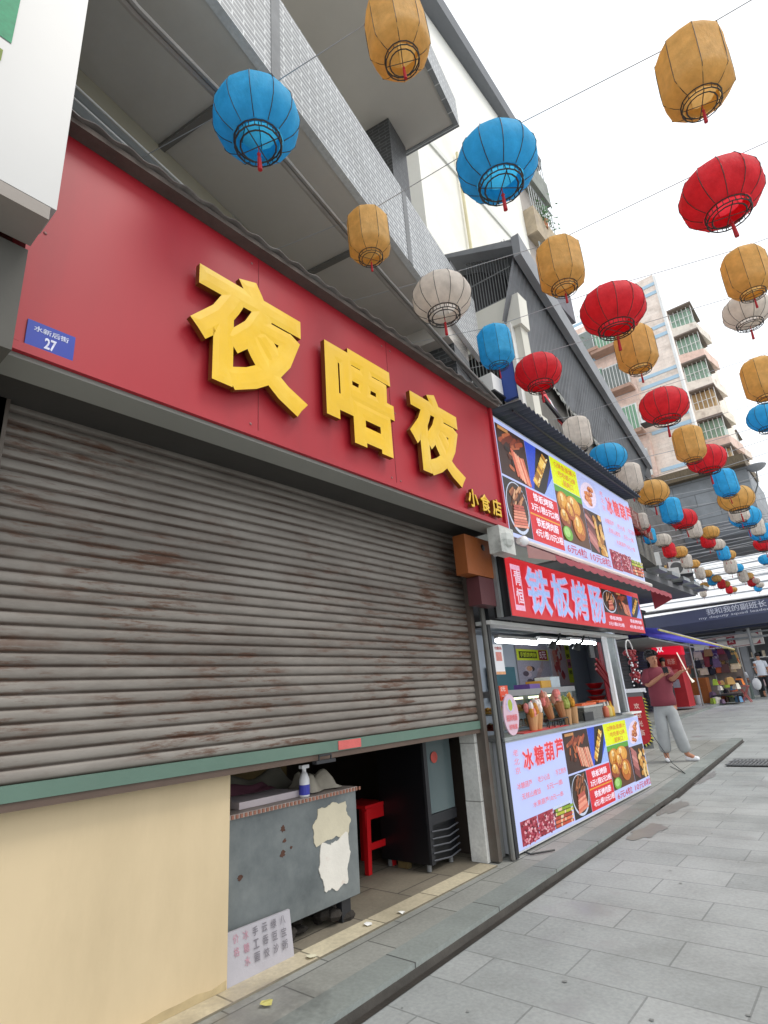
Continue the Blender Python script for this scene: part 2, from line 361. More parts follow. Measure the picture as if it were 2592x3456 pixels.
# ------------------------------------------------------------------ shop with the red sign
SH = thing('corner_shop', 'closed shop front with cream wall and dark opening under the rusty shutter', 'shop front', (-2.85, 2.5, .11))
MB().box(-2.98, -3, .118, -2.84, 1.985, 1.3).build('cream_wall', M_cream, SH)
mb = MB(); mb.box(-3.0, -3, 1.301, -2.9, .66, 4.1); mb.box(-2.9, .3, 1.301, -2.72, .66, 2.83); mb.build('side_wall', mat('brown_wall', '6f6558', .8, .15, 1, dirt='4d463d'), SH)
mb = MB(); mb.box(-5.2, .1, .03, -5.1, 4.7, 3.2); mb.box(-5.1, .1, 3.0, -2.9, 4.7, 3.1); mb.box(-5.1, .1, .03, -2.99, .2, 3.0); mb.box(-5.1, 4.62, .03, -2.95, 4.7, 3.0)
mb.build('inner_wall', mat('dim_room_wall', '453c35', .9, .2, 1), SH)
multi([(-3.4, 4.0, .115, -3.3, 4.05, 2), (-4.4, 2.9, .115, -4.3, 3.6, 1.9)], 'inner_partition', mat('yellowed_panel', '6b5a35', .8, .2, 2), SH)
mb = MB(); mb.box(-2.95, 4.40, .115, -2.80, 4.615, 2.8); mb.build('tiled_pillar', brickmat('white_pillar_tiles', 'dcdcd8', 'd2d2ce', '8e8d88', .6, .45, .004, 'side', 0, .3, .2), SH)
mb = MB(); rnd = random.Random(5)
for k in range(40):
    z = .12+k*.067; mb.box(-2.799, 4.56+rnd.uniform(-.01, .01), z, -2.79, 4.615, z+rnd.uniform(.04, .064))
mb.build('broken_tile_edge', mat('exposed_brick', '8d6a58', .9, .35, 9, bump=.5), SH)
rnd = random.Random(14)
pts = [(-3, .119)]+[(-3+k*.083, .135+.015*abs(math.sin(k*1.7))+rnd.uniform(0, .015)) for k in range(61)]+[(1.98, .119)]
MB().prism([(-2.84, y, z) for y, z in pts], (.0015, 0, 0)).build('base_dirt', mat('wall_base_dirt', 'b3a17c', .9, .25, 6), SH)
pts = [(.55+.055*math.cos(t)*(1+.3*math.sin(3*t)), .78+.1*math.sin(t)) for t in [2*PI*k/18 for k in range(18)]]
MB().prism([(-2.84, y+.18, z) for y, z in pts], (.0012, 0, 0)).build('red_smear', mat('faded_red_smear', 'b0584e', .8, .2, 9), SH)
# soffit behind the sign
MB().box(-2.9, .3, 2.83, -2.512, 4.57, 3.0).build('shutter_housing', mat('dark_housing', '3b3835', .7, .2, 2), SH)

# roller shutter
RS = thing('roller_shutter', 'rusty grey roller shutter pulled three quarters down with green bottom bar', 'roller shutter', (-2.76, 2.6, 1.2))
m, n, p = newmat('rusty_slats'); tc = N(n, 'ShaderNodeTexCoord')
t1 = noise(n, 1.6, 9, .7, stretch=(1, .35, 1.6)); t2 = noise(n, 7, 8, .75, stretch=(1, .3, 2.2)); base = ramp(n, t1.outputs[0], [(.3, lin('5c554f')), (.5, lin('7c766f')), (.75, lin('97928b'))])
rf = ramp(n, t2.outputs[0], [(.5, (0, 0, 0)), (.6, (.85, .85, .85))]); t4 = noise(n, .9, 5, .6); gate = ramp(n, t4.outputs[0], [(.44, (0, 0, 0)), (.54, (1, 1, 1))])
fac = mixc(n, 1., rf.outputs[0], gate.outputs[0], 'MULTIPLY')
sx = N(n, 'ShaderNodeSeparateXYZ'); n.links.new(tc.outputs['Object'], sx.inputs[0])
md = N(n, 'ShaderNodeMath', operation='MULTIPLY_ADD'); md.inputs[1].default_value = 1/.0575; md.inputs[2].default_value = (1.2-1.186)/.0575; n.links.new(sx.outputs[2], md.inputs[0])
fr = N(n, 'ShaderNodeMath', operation='FRACT'); n.links.new(md.outputs[0], fr.inputs[0])
seam = ramp(n, fr.outputs[0], [(0, (1, 1, 1)), (.12, (1, 1, 1)), (.24, (0, 0, 0)), (.88, (0, 0, 0)), (.94, (1, 1, 1))]); t5 = noise(n, 3.5, 8, .7, stretch=(1, .5, 1)); sg = ramp(n, t5.outputs[0], [(.35, (.35, .35, .35)), (.65, (1, 1, 1))])
seamf = mixc(n, 1., seam.outputs[0], sg.outputs[0], 'MULTIPLY')
c1 = mixc(n, seamf, base.outputs[0], lin('483a32')); c2 = mixc(n, fac, c1, lin('54331f'))
n.links.new(c2, p.inputs['Base Color']); p.inputs['Roughness'].default_value = .6; p.inputs['Metallic'].default_value = .15; tb = noise(n, 30, 5); bumpit(n, p, tb.outputs[0], .25, .005)
mb = MB(); pitch = .0575; prof = []; k0 = 29
for k in range(k0):
    z = 1.186+k*pitch
    for a, dx in ((0, -.004), (.05, .003), (.15, .0085), (.42, .011), (.7, .0095), (.9, .005), (.96, -.003)): prof.append((dx, z+a*pitch))
nseg = 12; Y0, Y1 = .68, 4.44
for dx, z in prof:
    for j in range(nseg+1):
        y = Y0+(Y1-Y0)*j/nseg; mb.v.append(Vector((-2.765+dx+.006*math.sin(y*2.1+z), y, z)))
for i in range(len(prof)-1):
    for j in range(nseg): a = i*(nseg+1)+j; mb.f.append([a, a+1, a+nseg+2, a+nseg+1]); mb.c.append(None)
mb.build('slat_curtain', m, RS, smooth=True)
MB().box(-2.79, Y0, 1.122, -2.745, Y1, 1.186).build('bottom_bar', M_green, RS)
MB().box(-2.80, Y0, 1.088, -2.752, Y1, 1.121).build('rubber_lip', mat('brown_rubber', '5a4a40', .7, .2, 3), RS)
MB().box(-2.744, 2.72, 1.128, -2.741, 2.93, 1.181).build('red_sticker', mat('faded_red_sticker', 'c9605c', .6, .15, 14), RS)
mb = MB(); mb.box(-2.748, 2.5, 1.07, -2.71, 2.66, 1.088); mb.tube([(-2.72, 2.53, 1.088), (-2.72, 2.53, 1.115), (-2.72, 2.63, 1.115), (-2.72, 2.63, 1.088)], .006); mb.build('padlock_hasp', M_dark, RS)
multi([(-2.80, 4.443, .12, -2.72, 4.50, 2.86), (-2.80, .62, 1.31, -2.72, .677, 2.86)], 'guide_rail', mat('stained_guide_rail', '6d665f', .5, .25, 3, metal=.3, dirt='5c3a2a'), RS)

# red shop sign
SG = thing('shop_sign', 'big red shop sign board with three raised yellow characters', 'shop sign', (-2.3, 2.54, 2.82))
MB().box(-2.50, .53, 2.825, -2.3, 4.555, 4.07).build('sign_board', M_redsign, SG)
mb = MB(); mb.box(-2.299, .53, 2.82, -2.275, 4.565, 2.86); mb.box(-2.299, 4.525, 2.861, -2.275, 4.565, 4.06); mb.box(-2.299, .53, 2.861, -2.275, .56, 4.06); mb.build('edge_trim', M_redsign, SG)
MB().box(-2.47, .3, 2.80, -2.302, 4.56, 2.822).build('soffit', mat('grey_soffit', '8f8f8a', .7, .08, 1), SG)
for t, a in (('夜', (1.27, 3.02, 2.07, 3.80)), ('唔', (2.23, 3.01, 2.92, 3.72)), ('夜', (3.10, 3.01, 3.83, 3.76))):
    solid_text('character', t, a[0], a[1], a[2], a[3], -2.268, -2.232, .05, M_gold, M_goldside, SG)
for t, a in (('小', (3.86, 2.885, 4.02, 3.05)), ('食', (4.06, 2.885, 4.22, 3.05)), ('店', (4.26, 2.885, 4.42, 3.05))):
    solid_text('small_character', t, a[0], a[1], a[2], a[3], -2.285, -2.25, .025, M_gold, M_goldside, SG)
for y in (1.75, 2.97): MB().box(-2.2995, y, 2.862, -2.2985, y+.0035, 4.06).build('panel_seam', mat('dark_red_seam', '6e1620', .7, .1, 5), SG)  # thin darker red strip along each panel joint
for y in (.6, 1.7, 2.92, 3.02, 4.48):
    for z in (2.9, 3.45, 4.0): MB().ball((-2.2985, y, z), .003, .008, .008, 8).build('screw', mat('dull_screw', '8a5a58', .5), SG)
AP = thing('address_plate', 'small blue house number plate with white print on the red sign', 'address plate', (-2.295, .67, 2.93))
MB().box(-2.299, .585, 2.865, -2.293, .77, 2.99).build('plate', mat('blue_enamel', '1234a0', .35, .06, 3, bump=0), AP)
pc = Pic(facade(-2.2925)); pc.text('水新后街', .61, 2.945, .745, 2.972, 'c9cfe8'); pc.text('27', .655, 2.878, .70, 2.932, 'd6daf0', .03); pc.build('lettering', PRINT, AP)

# corrugated roof over both shops
def corrug(name, y0, y1, xo, zo, xi, zi, m, parent, per=.115, amp=.016, th=.006):
    mb = MB(); n = int((y1-y0)/per*6)
    for q in (0, -th):
        for s_ in (0, 1):
            for i in range(n+1):
                y = y0+(y1-y0)*i/n; a = amp*math.sin(2*PI*(y-y0)/per); x = xo(y) if s_ == 0 else xi; z = (zo if s_ == 0 else zi)+a+q; mb.v.append(Vector((x, y, z)))
    k = n+1
    for i in range(n):
        mb.f += [[i, i+1, k+i+1, k+i], [2*k+i, 3*k+i, 3*k+i+1, 2*k+i+1], [i, 2*k+i, 2*k+i+1, i+1]]; mb.c += [None]*3
    return mb.build(name, m, parent, smooth=True)
RF = thing('corrugated_roof', 'weathered corrugated roof sheet running above the red sign', 'roof', (-2.5, 2.5, 4.1))
corrug('roof_sheet', -.6, 4.62, lambda y: -2.2, 4.12, -3.05, 4.28, mat('old_roof_sheet', '6a625e', .8, .2, 3, bump=.3, dirt='b3b4b0', dirtamt=.5), RF, per=.16, amp=.012)
MB().box(-2.34, -.5, 4.072, -2.22, 4.6, 4.105).build('batten', mat('rotten_batten', '5c534d', .9, .3, 5, bump=.5), RF)
RF2 = thing('corrugated_awning', 'dark blue ribbed metal awning over the backlit menu panel', 'awning', (-2.5, 6.5, 4.1))
corrug('roof_sheet', 4.63, 8.75, lambda y: -2.0-.03*(y-4.6), 4.07, -3.0, 4.16, mat('navy_roof_sheet', '454b5c', .5, .2, 2, metal=.2, dirt='55603c', dirtamt=.4), RF2, per=.1, amp=.016)
MB().box(-2.9, 4.63, 4.0, -2.86, 8.7, 4.04).tube([(-2.12, 4.7, 4.03), (-2.16, 8.7, 4.03)], .012).build('purlin', M_dark, RF2)

# things seen in the dark opening
FZ = thing('chest_freezer', 'battered grey chest freezer with peeled cream paper and rust spots', 'freezer', (-3.2, 2.5, .2))
m, n, p = newmat('scuffed_freezer_paint'); a = noise(n, 2.2, 9, .7); b = ramp(n, a.outputs[0], [(.3, lin('4a5052')), (.5, lin('656b6c')), (.75, lin('7f8483'))])
r_ = noise(n, 9, 8, .7); rr = ramp(n, r_.outputs[0], [(.68, (0, 0, 0)), (.72, (.9, .9, .9))]); n.links.new(mixc(n, rr.outputs[0], b.outputs[0], lin('5f3524')), p.inputs['Base Color']); p.inputs['Roughness'].default_value = .5
M_frz = m
MB().box(-3.55, 1.2, .24, -2.93, 3.05, .84).build('cabinet', M_frz, FZ)
mb = MB(); mb.box(-3.56, 1.19, .841, -2.92, 3.06, .865); mb.build('lid', mat('freezer_lid', 'a89a92', .5, .2, 4), FZ)
mb = MB()
for k in range(60): mb.box(-2.92, 1.3+k*.03, .843, -2.914, 1.3+k*.03+.015, .862)
mb.build('rope_trim', mat('braided_trim', '9a6a58', .8, .2, 9), FZ)
def blob(pts, x, th=.004): return MB().prism([(x, y, z) for y, z in pts], (th, 0, 0))
def ragged(y0, z0, y1, z1, seed, j=.02):
    rnd = random.Random(seed); pts = []; ph = [rnd.uniform(0, 6) for _ in range(4)]; yc, zc = (y0+y1)/2, (z0+z1)/2
    for k in range(64):
        t = 2*PI*k/64; q = 1+.13*math.sin(2*t+ph[0])+.10*math.sin(3*t+ph[1])+.05*math.sin(8*t+ph[2])+rnd.uniform(-.035, .035); c_, s_ = math.cos(t), math.sin(t); m_ = max(abs(c_), abs(s_))**.7; pts.append((yc+(y1-y0)*.5*q*c_/m_, zc+(z1-z0)*.5*q*s_/m_))
    return pts
    for i in range(10): pts.append((y0+(y1-y0)*i/10, z0+rnd.uniform(-j, j)))
    for i in range(14): pts.append((y1+rnd.uniform(-j, j), z0+(z1-z0)*i/14))
    for i in range(10): pts.append((y1-(y1-y0)*i/10, z1+rnd.uniform(-j, j)))
    for i in range(14): pts.append((y0+rnd.uniform(-j, j), z1-(z1-z0)*i/14))
    return pts
blob(ragged(2.68, .58, 2.96, .80, 3), -2.93).build('peeled_paper', mat('old_glue_paper', 'c3bba4', .8, .08, 8), FZ)
blob(ragged(2.72, .31, 2.95, .605, 8, .025), -2.93, .006).build('peeled_paper', mat('torn_white_paper', 'd6d2c9', .8, .08, 8, dirt='b2694a', dirtamt=.7), FZ)
mb = MB()
rnd = random.Random(31)
for y, z, r in ((2.42, .73, .017), (2.43, .665, .011), (2.415, .60, .018), (2.48, .62, .008), (2.12, .55, .015)): mb.prism([(-2.93, y+r*rnd.uniform(.6, 1.5)*math.cos(t), z+r*rnd.uniform(.6, 1.3)*math.sin(t)) for t in [2*PI*k/16 for k in range(16)]], (.002, 0, 0))
mb.build('rust_spot', mat('rust', '55382c', .9, .3, 20), FZ)
multi([(-3.5, 1.3, .118, -3.45, 1.4, .238), (-3.0, 2.9, .118, -2.95, 2.98, .238), (-3.0, 1.3, .118, -2.95, 1.4, .238)], 'foot', M_dark, FZ)
JK = MB(); rnd = random.Random(2)
for k in range(26):
    x = rnd.uniform(-3.3, -2.95); y = rnd.uniform(2.3, 3.0); JK.ball((x, y, .13+rnd.uniform(0, .05)), rnd.uniform(.03, .07), rnd.uniform(.03, .07), rnd.uniform(.015, .04), 6)
tag(JK.build('rubbish_pile', mat('dark_rubbish', '2d2823', .9, .5, 12, bump=.5), base=(-3.1, 2.6, .118)), 'dark dusty rubbish heap under the freezer', 'rubbish', kind='stuff')
# cloths and boxes on the freezer
mb = MB(); mb.box(-3.3, 2.16, .868, -3.0, 2.62, .905); tag(mb.build('white_box', mat('pinkish_box', 'cabfc2', .6, .1, 5), base=(-3.1, 2.4, .868)), 'flat pale pink box lying on the freezer lid', 'box')
def cloth(name, x0, y0, x1, y1, z, h, col, seed, label):
    rnd = random.Random(seed); ph = [rnd.random()*6 for _ in range(4)]; mb = MB(); n = 14
    for i in range(n+1):
        for j in range(n+1):
            u, v = i/n, j/n; e = min(u, 1-u, v, 1-v)*6; q = h*min(1, e)*(.6+.25*math.sin(9*u+ph[0]+3*v)+.2*math.sin(11*v+ph[1]))
            mb.v.append(Vector((x0+(x1-x0)*u+.02*math.sin(8*v+ph[2]), y0+(y1-y0)*v+.02*math.sin(7*u), z+max(.004, q))))
    for i in range(n):
        for j in range(n): a = i*(n+1)+j; mb.f.append([a, a+1, a+n+2, a+n+1]); mb.c.append(None)
    tag(mb.build(name, mat('cloth'+col, col, .85, .2, 6, bump=.3), base=((x0+x1)/2, (y0+y1)/2, z), smooth=True), label, 'cloth')
cloth('folded_cloth', -3.52, 2.1, -3.32, 2.95, .87, .15, '6d6a5f', 1, 'rumpled olive grey cloth heaped at the back of the freezer')
cloth('folded_cloth', -3.25, 2.68, -3.0, 2.98, .87, .12, 'a59e90', 2, 'pale grey folded cloth at the right end of the freezer lid')
cloth('folded_cloth', -3.31, 2.05, -3.22, 2.6, .907, .07, '59303f', 3, 'dark maroon cloth draped behind the pale box')
BT = thing('spray_bottle', 'white spray bottle with blue band standing on the freezer', 'bottle', (-2.97, 2.63, .866))
c = (-2.97, 2.63, .866)
MB().lathe([(.03, 0), (.033, .01), (.033, .1), (.022, .13), (.012, .145)], c, 14, True).build('body', M_whiteclean, BT, smooth=True)
MB().lathe([(.0335, .012), (.0335, .07)], c, 14).build('label_band', mat('blue_label', '3a3fae', .4, .1, 20), BT)
MB().lathe([(.013, .145), (.013, .17), (.005, .172)], c, 10, True).box(-2.985, 2.60, 1.03, -2.955, 2.66, 1.05).build('nozzle', M_whiteclean, BT)
TB = thing('text_board', 'white foam board with columns of print leaning under the freezer', 'notice board', (-2.87, 2.2, .118))
MB().hexa([(-2.86, 1.99, .118), (-2.86, 2.42, .118), (-2.845, 2.42, .118), (-2.845, 1.99, .118)], [(-2.895, 1.99, .335), (-2.895, 2.42, .33), (-2.88, 2.42, .33), (-2.88, 1.99, .335)]).build('board', mat('dusty_foam_board', 'a8a5ab', .7, .08, 6), TB)
pc = Pic(lambda u, v, d: (-2.845-.035*((v-.118)/.215)+d+.001, u, v))
for k, t in enumerate(('价格', '冰糖水', '手工面', '云吞饺', '绿豆沙', '八宝粥')):
    for j, ch in enumerate(t): pc.text(ch, 2.04+k*.06, .28-j*.055, 2.075+k*.06, .32-j*.055, 'b08894' if k < 2 else '77737a', .015)
pc.build('lettering', PRINT, TB)
ST = thing('plastic_stool', 'red plastic stool inside the dark shop beside the freezer', 'stool', (-3.65, 3.9, .115))
mb = MB(); mb.box(-3.8, 3.75, .575, -3.5, 4.03, .60); mb.build('seat', M_red, ST)
for sx_ in (0, 1):
    for sy in (0, 1):
        x = -3.8+.26*sx_; y = 3.75+.24*sy; ex = -.03+.06*sx_; ey = -.03+.06*sy
        MB().hexa([(x+ex, y+ey, .116), (x+ex+.04, y+ey, .116), (x+ex+.04, y+ey+.04, .116), (x+ex, y+ey+.04, .116)], [(x, y, .574), (x+.05, y, .574), (x+.05, y+.05, .574), (x, y+.05, .574)]).build('leg', M_red, ST)
MB().box(-3.515, 3.80, .49, -3.505, 3.98, .573).build('apron', M_red, ST)
MB().box(-3.515, 3.78, .27, -3.505, 4.0, .32).build('crossbar', M_red, ST)
MB().box(-3.504, 3.74, .3, -3.498, 3.79, .56).build('side_panel', M_red, ST)
FR = thing('display_fridge', 'tall black display fridge with glass door inside the shop', 'fridge', (-3.2, 4.2, .115))
MB().box(-3.55, 3.98, .17, -3.06, 4.375, 1.95).build('cabinet', M_black, FR)
MB().box(-3.059, 4.03, .52, -3.04, 4.37, 1.9).build('glass_door', M_glass, FR)
mb = MB(); mb.box(-3.059, 3.98, .17, -3.035, 4.025, 1.95); mb.box(-3.059, 4.026, .44, -3.035, 4.375, .515); mb.build('door_frame', M_dark, FR)
mb = MB()
for k in range(5): mb.tube([(-3.03, 4.0, .2+k*.05), (-3.0, 4.19, .19+k*.05), (-3.03, 4.37, .2+k*.05)], .006)
mb.build('vent_slat', mat('dark_vent', '4d4f55', .35, .1, 4), FR)
for y in (4.02, 4.32):
    for x in (-3.5, -3.1): MB().lathe([(.02, 0), (.02, .053)], (x, y, .116), 8, True).build('foot', M_grey, FR)
tag(MB().ball((-3.032, 4.12, .93), .004, .05, .045, 10).build('red_badge', mat('red_badge', 'b0473e', .6, .2, 9), base=(-3.032, 4.12, .93)), 'round faded red sticker on the fridge glass', 'sticker')

# ------------------------------------------------------------------ menu artwork
def art(kind, fn, u0, v0, u1, v1, seed, parent, name='photo', m=None, d0=0.):
    rnd = random.Random(seed); P = Pic(fn, d0); W, Hh = u1-u0, v1-v0
    def in_(k, a, b): return u0+W*a, v0+Hh*b
    def clampcap(a, b, L, r, rot, c):
        u, v = in_(0, a, b); s = min(W, Hh)
        hx = abs(math.cos(rot))*L*s/2+r*s; hy = abs(math.sin(rot))*L*s/2+r*s
        u = min(max(u, u0+hx), u1-hx); v = min(max(v, v0+hy), v1-hy); P.cap(u, v, L*s, r*s, rot, c)
    if kind == 'ribs':
        P.rect(u0, v0, u1, v1, '3a2118')
        for i in range(9): clampcap(.2+.07*i, .78+rnd.uniform(-.08, .08), .28, .045, rnd.uniform(.2, .7), rnd.choice(['8a3a20', 'a04a2a', '6e2c18', 'b5623c']))
        for i in range(6): clampcap(.15+rnd.random()*.3, .2+rnd.random()*.4, .12, .04, rnd.random()*3, rnd.choice(['b8643a', '5b2c1a', '1d1512']))
        for i in range(9): clampcap(.5+.055*i, .36-.02*i, .5, .032, -1.25+rnd.uniform(-.06, .06), rnd.choice(['f0a184', 'ee8b70', 'f6b79a', 'd86f54']))
        P.rect(u0+W*.06, v1-Hh*.1, u0+W*.4, v1-Hh*.03, 'c28a52')
    elif kind == 'corn':
        P.rect(u0, v0, u1, v1, '2c4fd0'); P.poly([in_(0, .1, 0), in_(0, .55, 0), in_(0, 1, .75), in_(0, 1, 1), in_(0, .45, 1)], '1c1a1c')
        P.poly([in_(0, .5, 0), in_(0, 1, 0), in_(0, 1, .5)], '9cb6f4')
        for i in range(16):
            t = i/15
            clampcap(.22+.5*t, .16+.68*t, .17, .035, -.55+rnd.uniform(-.1, .1), rnd.choice(['e9b53c', 'c98d2c', 'f4d06c', '9c6a20', 'f1c457']))
            clampcap(.3+.5*t, .14+.68*t, .1, .02, .5, rnd.choice(['fbe6a6', 'a87322']))
    elif kind == 'plate':
        P.rect(u0, v0, u1, v1, '2b2520')
        P.ell(u0+W*.5, v0+Hh*.5, W*.48, Hh*.48, 'c9d4ea', n=28); P.ell(u0+W*.5, v0+Hh*.52, W*.45, Hh*.44, '3b2a20', n=28)
        for i in range(26): clampcap(.25+rnd.random()*.55, .55+rnd.random()*.32, .22, .03, .9+rnd.uniform(-.3, .3), rnd.choice(['a86a42', '6b3f28', 'c4885c', '8a4c30', 'd6a27a', '4a2a1c']))
        for i in range(8): clampcap(.5, .16+.052*i, .62-.03*i, .026, .12, rnd.choice(['e08a70', 'd67560', 'ec9c84', 'b9584a']))
    elif kind == 'dumpling':
        P.rect(u0, v0, u1, v1, '5b371c'); P.rect(u0, v0+Hh*.88, u1, v1, '58a030')
        for a, b, rx, ry, c in ((.25, .72, .26, .24, 'c07a24'), (.6, .74, .3, .22, 'd99638'), (.2, .42, .22, .2, '93401c'), (.66, .36, .26, .3, 'b8641a'), (.42, .6, .18, .2, 'a9521a')):
            u, v = in_(0, a, b); P.ell(u, v, W*rx*.85, Hh*ry*.85, c, n=18); P.ell(u-W*.03, v+Hh*.05, W*rx*.55, Hh*ry*.55, 'e0a040'); P.ell(u-W*.04, v+Hh*.09, W*rx*.22, Hh*ry*.3, 'f6dfa4')
            for k in range(5): P.cap(u+W*rx*.5*(k-2)/2.5, v, Hh*ry*.8, W*.008, PI/2+(k-2)*.12, rnd.choice(['8c4a14', 'eec06a']))
        u, v = in_(0, .17, .14); P.ell(u, v, W*.16, Hh*.13, '6fae3a'); P.ell(u-W*.02, v+Hh*.02, W*.1, Hh*.09, 'a9d57c')
    elif kind == 'minisausage':
        P.rect(u0, v0, u1, v1, '38231a')
        for i in range(8): clampcap(.25, .95-.11*i, .42, .055, -.45, rnd.choice(['b06a66', '7b3f3c', 'c98780', '5d2c28']))
        for i in range(22): clampcap(.5+rnd.random()*.45, rnd.random(), .08, .07, rnd.random()*3, rnd.choice(['dfb062', 'c48a3a', 'e8c684', 'a86e2c']))
    elif kind == 'balls':
        P.rect(u0, v0, u1, v1, 'b9c4f4'); P.ell(u0+W*.5, v0+Hh*.46, W*.46, Hh*.4, 'e8d8ee', rot=.3, n=24)
        for i in range(22):
            t = rnd.random(); u, v = in_(0, .38+.28*t+rnd.uniform(-.14, .14), .2+.62*t+rnd.uniform(-.08, .08)); P.ell(u, v, W*.1, Hh*.075, rnd.choice(['b9622e', 'd07c44', '9b4a20'])); P.ell(u-W*.02, v+Hh*.02, W*.05, Hh*.035, 'ea9f68')
    elif kind == 'hawberry':
        P.rect(u0, v0, u1, v1, 'a03a48')
        for i in range(110):
            u, v = in_(0, .05+.9*rnd.random(), .05+.9*rnd.random()); P.ell(u, v, W*.05, Hh*.05, rnd.choice(['7e2434', 'c0566a', '8f3040', 'd88a98', '641c2a', 'e6b4bc']), n=8)
    elif kind == 'skewers':
        P.rect(u0, v0, u1, v1, '3a2a20'); P.rect(u0, v1-Hh*.14, u1, v1, 'c7d4ee')
        for i in range(14):
            t = i/13
            for k in range(5):
                u, v = in_(0, .06+.86*t+.02*k, .1+.17*k); P.ell(u, v, W*.045, Hh*.08, ('c05038', 'e07a58', 'b04838', 'b4bc3c', '8aa832')[k] if rnd.random() < .8 else 'e8c8a8', n=8)
    return P.build(name, m or PRINT_LIT, parent)
def text_group(fn, items, parent, name='lettering', m=None, d0=.012):
    P = Pic(fn, d0)
    for it in items: P.text(*it[:6], off=it[6] if len(it) > 6 else .015, halo=it[7] if len(it) > 7 else None)
    return P.build(name, m or PRINT_LIT, parent)
def photo_block(fn, U, V0, V1, parent, seed, last):
    Hh = V1-V0; z = lambda t: V0+Hh*t
    art('ribs', fn, U[0]+.01, z(.52), U[1], z(.98), seed, parent)
    art('corn', fn, U[1]+.004, z(.52), U[2]-.004, z(.98), seed+1, parent)
    art('plate', fn, U[0]+.01, z(.03), U[0]+(U[2]-U[0])*.39, z(.50), seed+2, parent)
    a, b = U[0]+(U[2]-U[0])*.395, U[2]-.004
    P = Pic(fn, .0); P.rect(a, z(.03), b, z(.50), 'd8242c'); P.rect(a+.02, z(.265), b-.02, z(.28), 'e8a030'); P.build('price_box', PRINT_LIT, parent)
    w_ = b-a
    text_group(fn, [('铁板烤肠', a+w_*.16, z(.395), b-w_*.2, z(.475), 'f6e8f6', .03), ('3元1根5元2根', a+w_*.06, z(.30), b-w_*.06, z(.375), 'f6e8f6', .03),
                    ('铁板烤肉肠', a+w_*.14, z(.165), b-w_*.16, z(.245), 'f6e8f6', .03), ('4元1根10元3根', a+w_*.06, z(.07), b-w_*.06, z(.145), 'f6e8f6', .03)], parent)
    P = Pic(fn, .0); P.rect(U[2]+.004, z(.70), U[3]-.01, z(.985), 'e6f400'); P.build('price_box', PRINT_LIT, parent)
    w_ = U[3]-U[2]
    text_group(fn, [('Q弹鱼蛋爆汁', U[2]+w_*.1, z(.885), U[3]-w_*.1, z(.95), 'd8861c', .02), ('吃吃都Q弹', U[2]+w_*.2, z(.80), U[3]-w_*.17, z(.865), 'd8861c', .02), ('超爽口', U[2]+w_*.33, z(.72), U[3]-w_*.3, z(.785), 'd8861c', .02)], parent)
    art('dumpling', fn, U[2]+.004, z(.14), U[2]+(last-U[2])*.57, z(.695), seed+3, parent)
    art('balls', fn, U[3]-.005, z(.62), last-.01, z(.985), seed+4, parent)
    art('minisausage', fn, U[2]+(last-U[2])*.575, z(.13), last-.02, z(.60), seed+5, parent)
    text_group(fn, [('6元4粒', U[2]+.04, z(.025), U[2]+(last-U[2])*.43, z(.115), 'c0405c', .015), ('10元8粒', U[2]+(last-U[2])*.5, z(.025), last-.02, z(.115), 'c0405c', .015)], parent)
def haw_block(fn, a, b, V0, V1, parent, seed):
    Hh = V1-V0; z = lambda t: V0+Hh*t; w_ = b-a; items = []
    for i, ch in enumerate('冰糖葫芦'): items.append((ch, a+w_*(.21+.2*i), z(.70+.012*i), a+w_*(.38+.2*i), z(.90+.012*i), 'e2343e', .02, 'f2a6b8'))
    for i, ch in enumerate('老北京'): items.append((ch, a+w_*.055, z(.86-.085*i), a+w_*.14, z(.925-.085*i), 'e88aa4', .01))
    items += [('冰糖葫芦', a+w_*.05, z(.545), a+w_*.3, z(.605), 'e87c90', .015), ('老少心选', a+w_*.4, z(.55), a+w_*.62, z(.61), 'e87c90', .015), ('手工制作', a+w_*.74, z(.56), a+w_*.95, z(.62), 'e87c90', .015),
              ('无核山楂馅', a+w_*.1, z(.44), a+w_*.42, z(.50), 'e87c90', .015), ('5元一串', a+w_*.54, z(.45), a+w_*.84, z(.51), 'e87c90', .015), ('水果葫芦10元一串', a+w_*.26, z(.335), a+w_*.82, z(.39), 'e87c90', .015)]
    text_group(fn, items, parent)
    art('hawberry', fn, a+w_*.05, z(.03), a+w_*.33, z(.25), seed, parent)
    art('hawberry', fn, a+w_*.34, z(.04), a+w_*.62, z(.25), seed+1, parent)
    art('skewers', fn, a+w_*.63, z(.04), a+w_*.97, z(.26), seed+2, parent)
M_lilac = emis('backlit_lilac_sheet', 'bcc8f8', .82)
LP = thing('menu_light_box', 'backlit menu light box on the front of the stall counter below the window', 'light box', (-2.67, 6.5, .13))
MB().box(-2.80, 4.66, .13, -2.675, 8.31, .99).build('housing', mat('white_light_box_frame', 'd4d6da', .4, .05, 2, bump=0), LP)
MB().box(-2.6745, 4.70, .145, -2.672, 8.30, .978).build('lit_sheet', M_lilac, LP)
fn = facade(-2.6705); haw_block(fn, 4.71, 5.84, .14, .98, LP, 11); photo_block(fn, (5.85, 6.52, 7.0, 7.79), .14, .98, LP, 31, 8.295)
UP = thing('menu_light_box', 'backlit menu light box fixed high above the maroon fabric awning', 'light box', (-2.28, 6.5, 2.78))
MB().box(-2.42, 4.575, 2.76, -2.285, 8.60, 4.0).build('housing', mat('white_light_box_frame', 'd4d6da'), UP)
MB().box(-2.2845, 4.58, 2.765, -2.282, 8.595, 3.98).build('lit_sheet', M_lilac, UP)
fn = facade(-2.2805); photo_block(fn, (4.58, 5.21, 5.82, 6.60), 2.765, 3.955, UP, 51, 7.22); haw_block(fn, 7.22, 8.58, 2.765, 3.955, UP, 71)

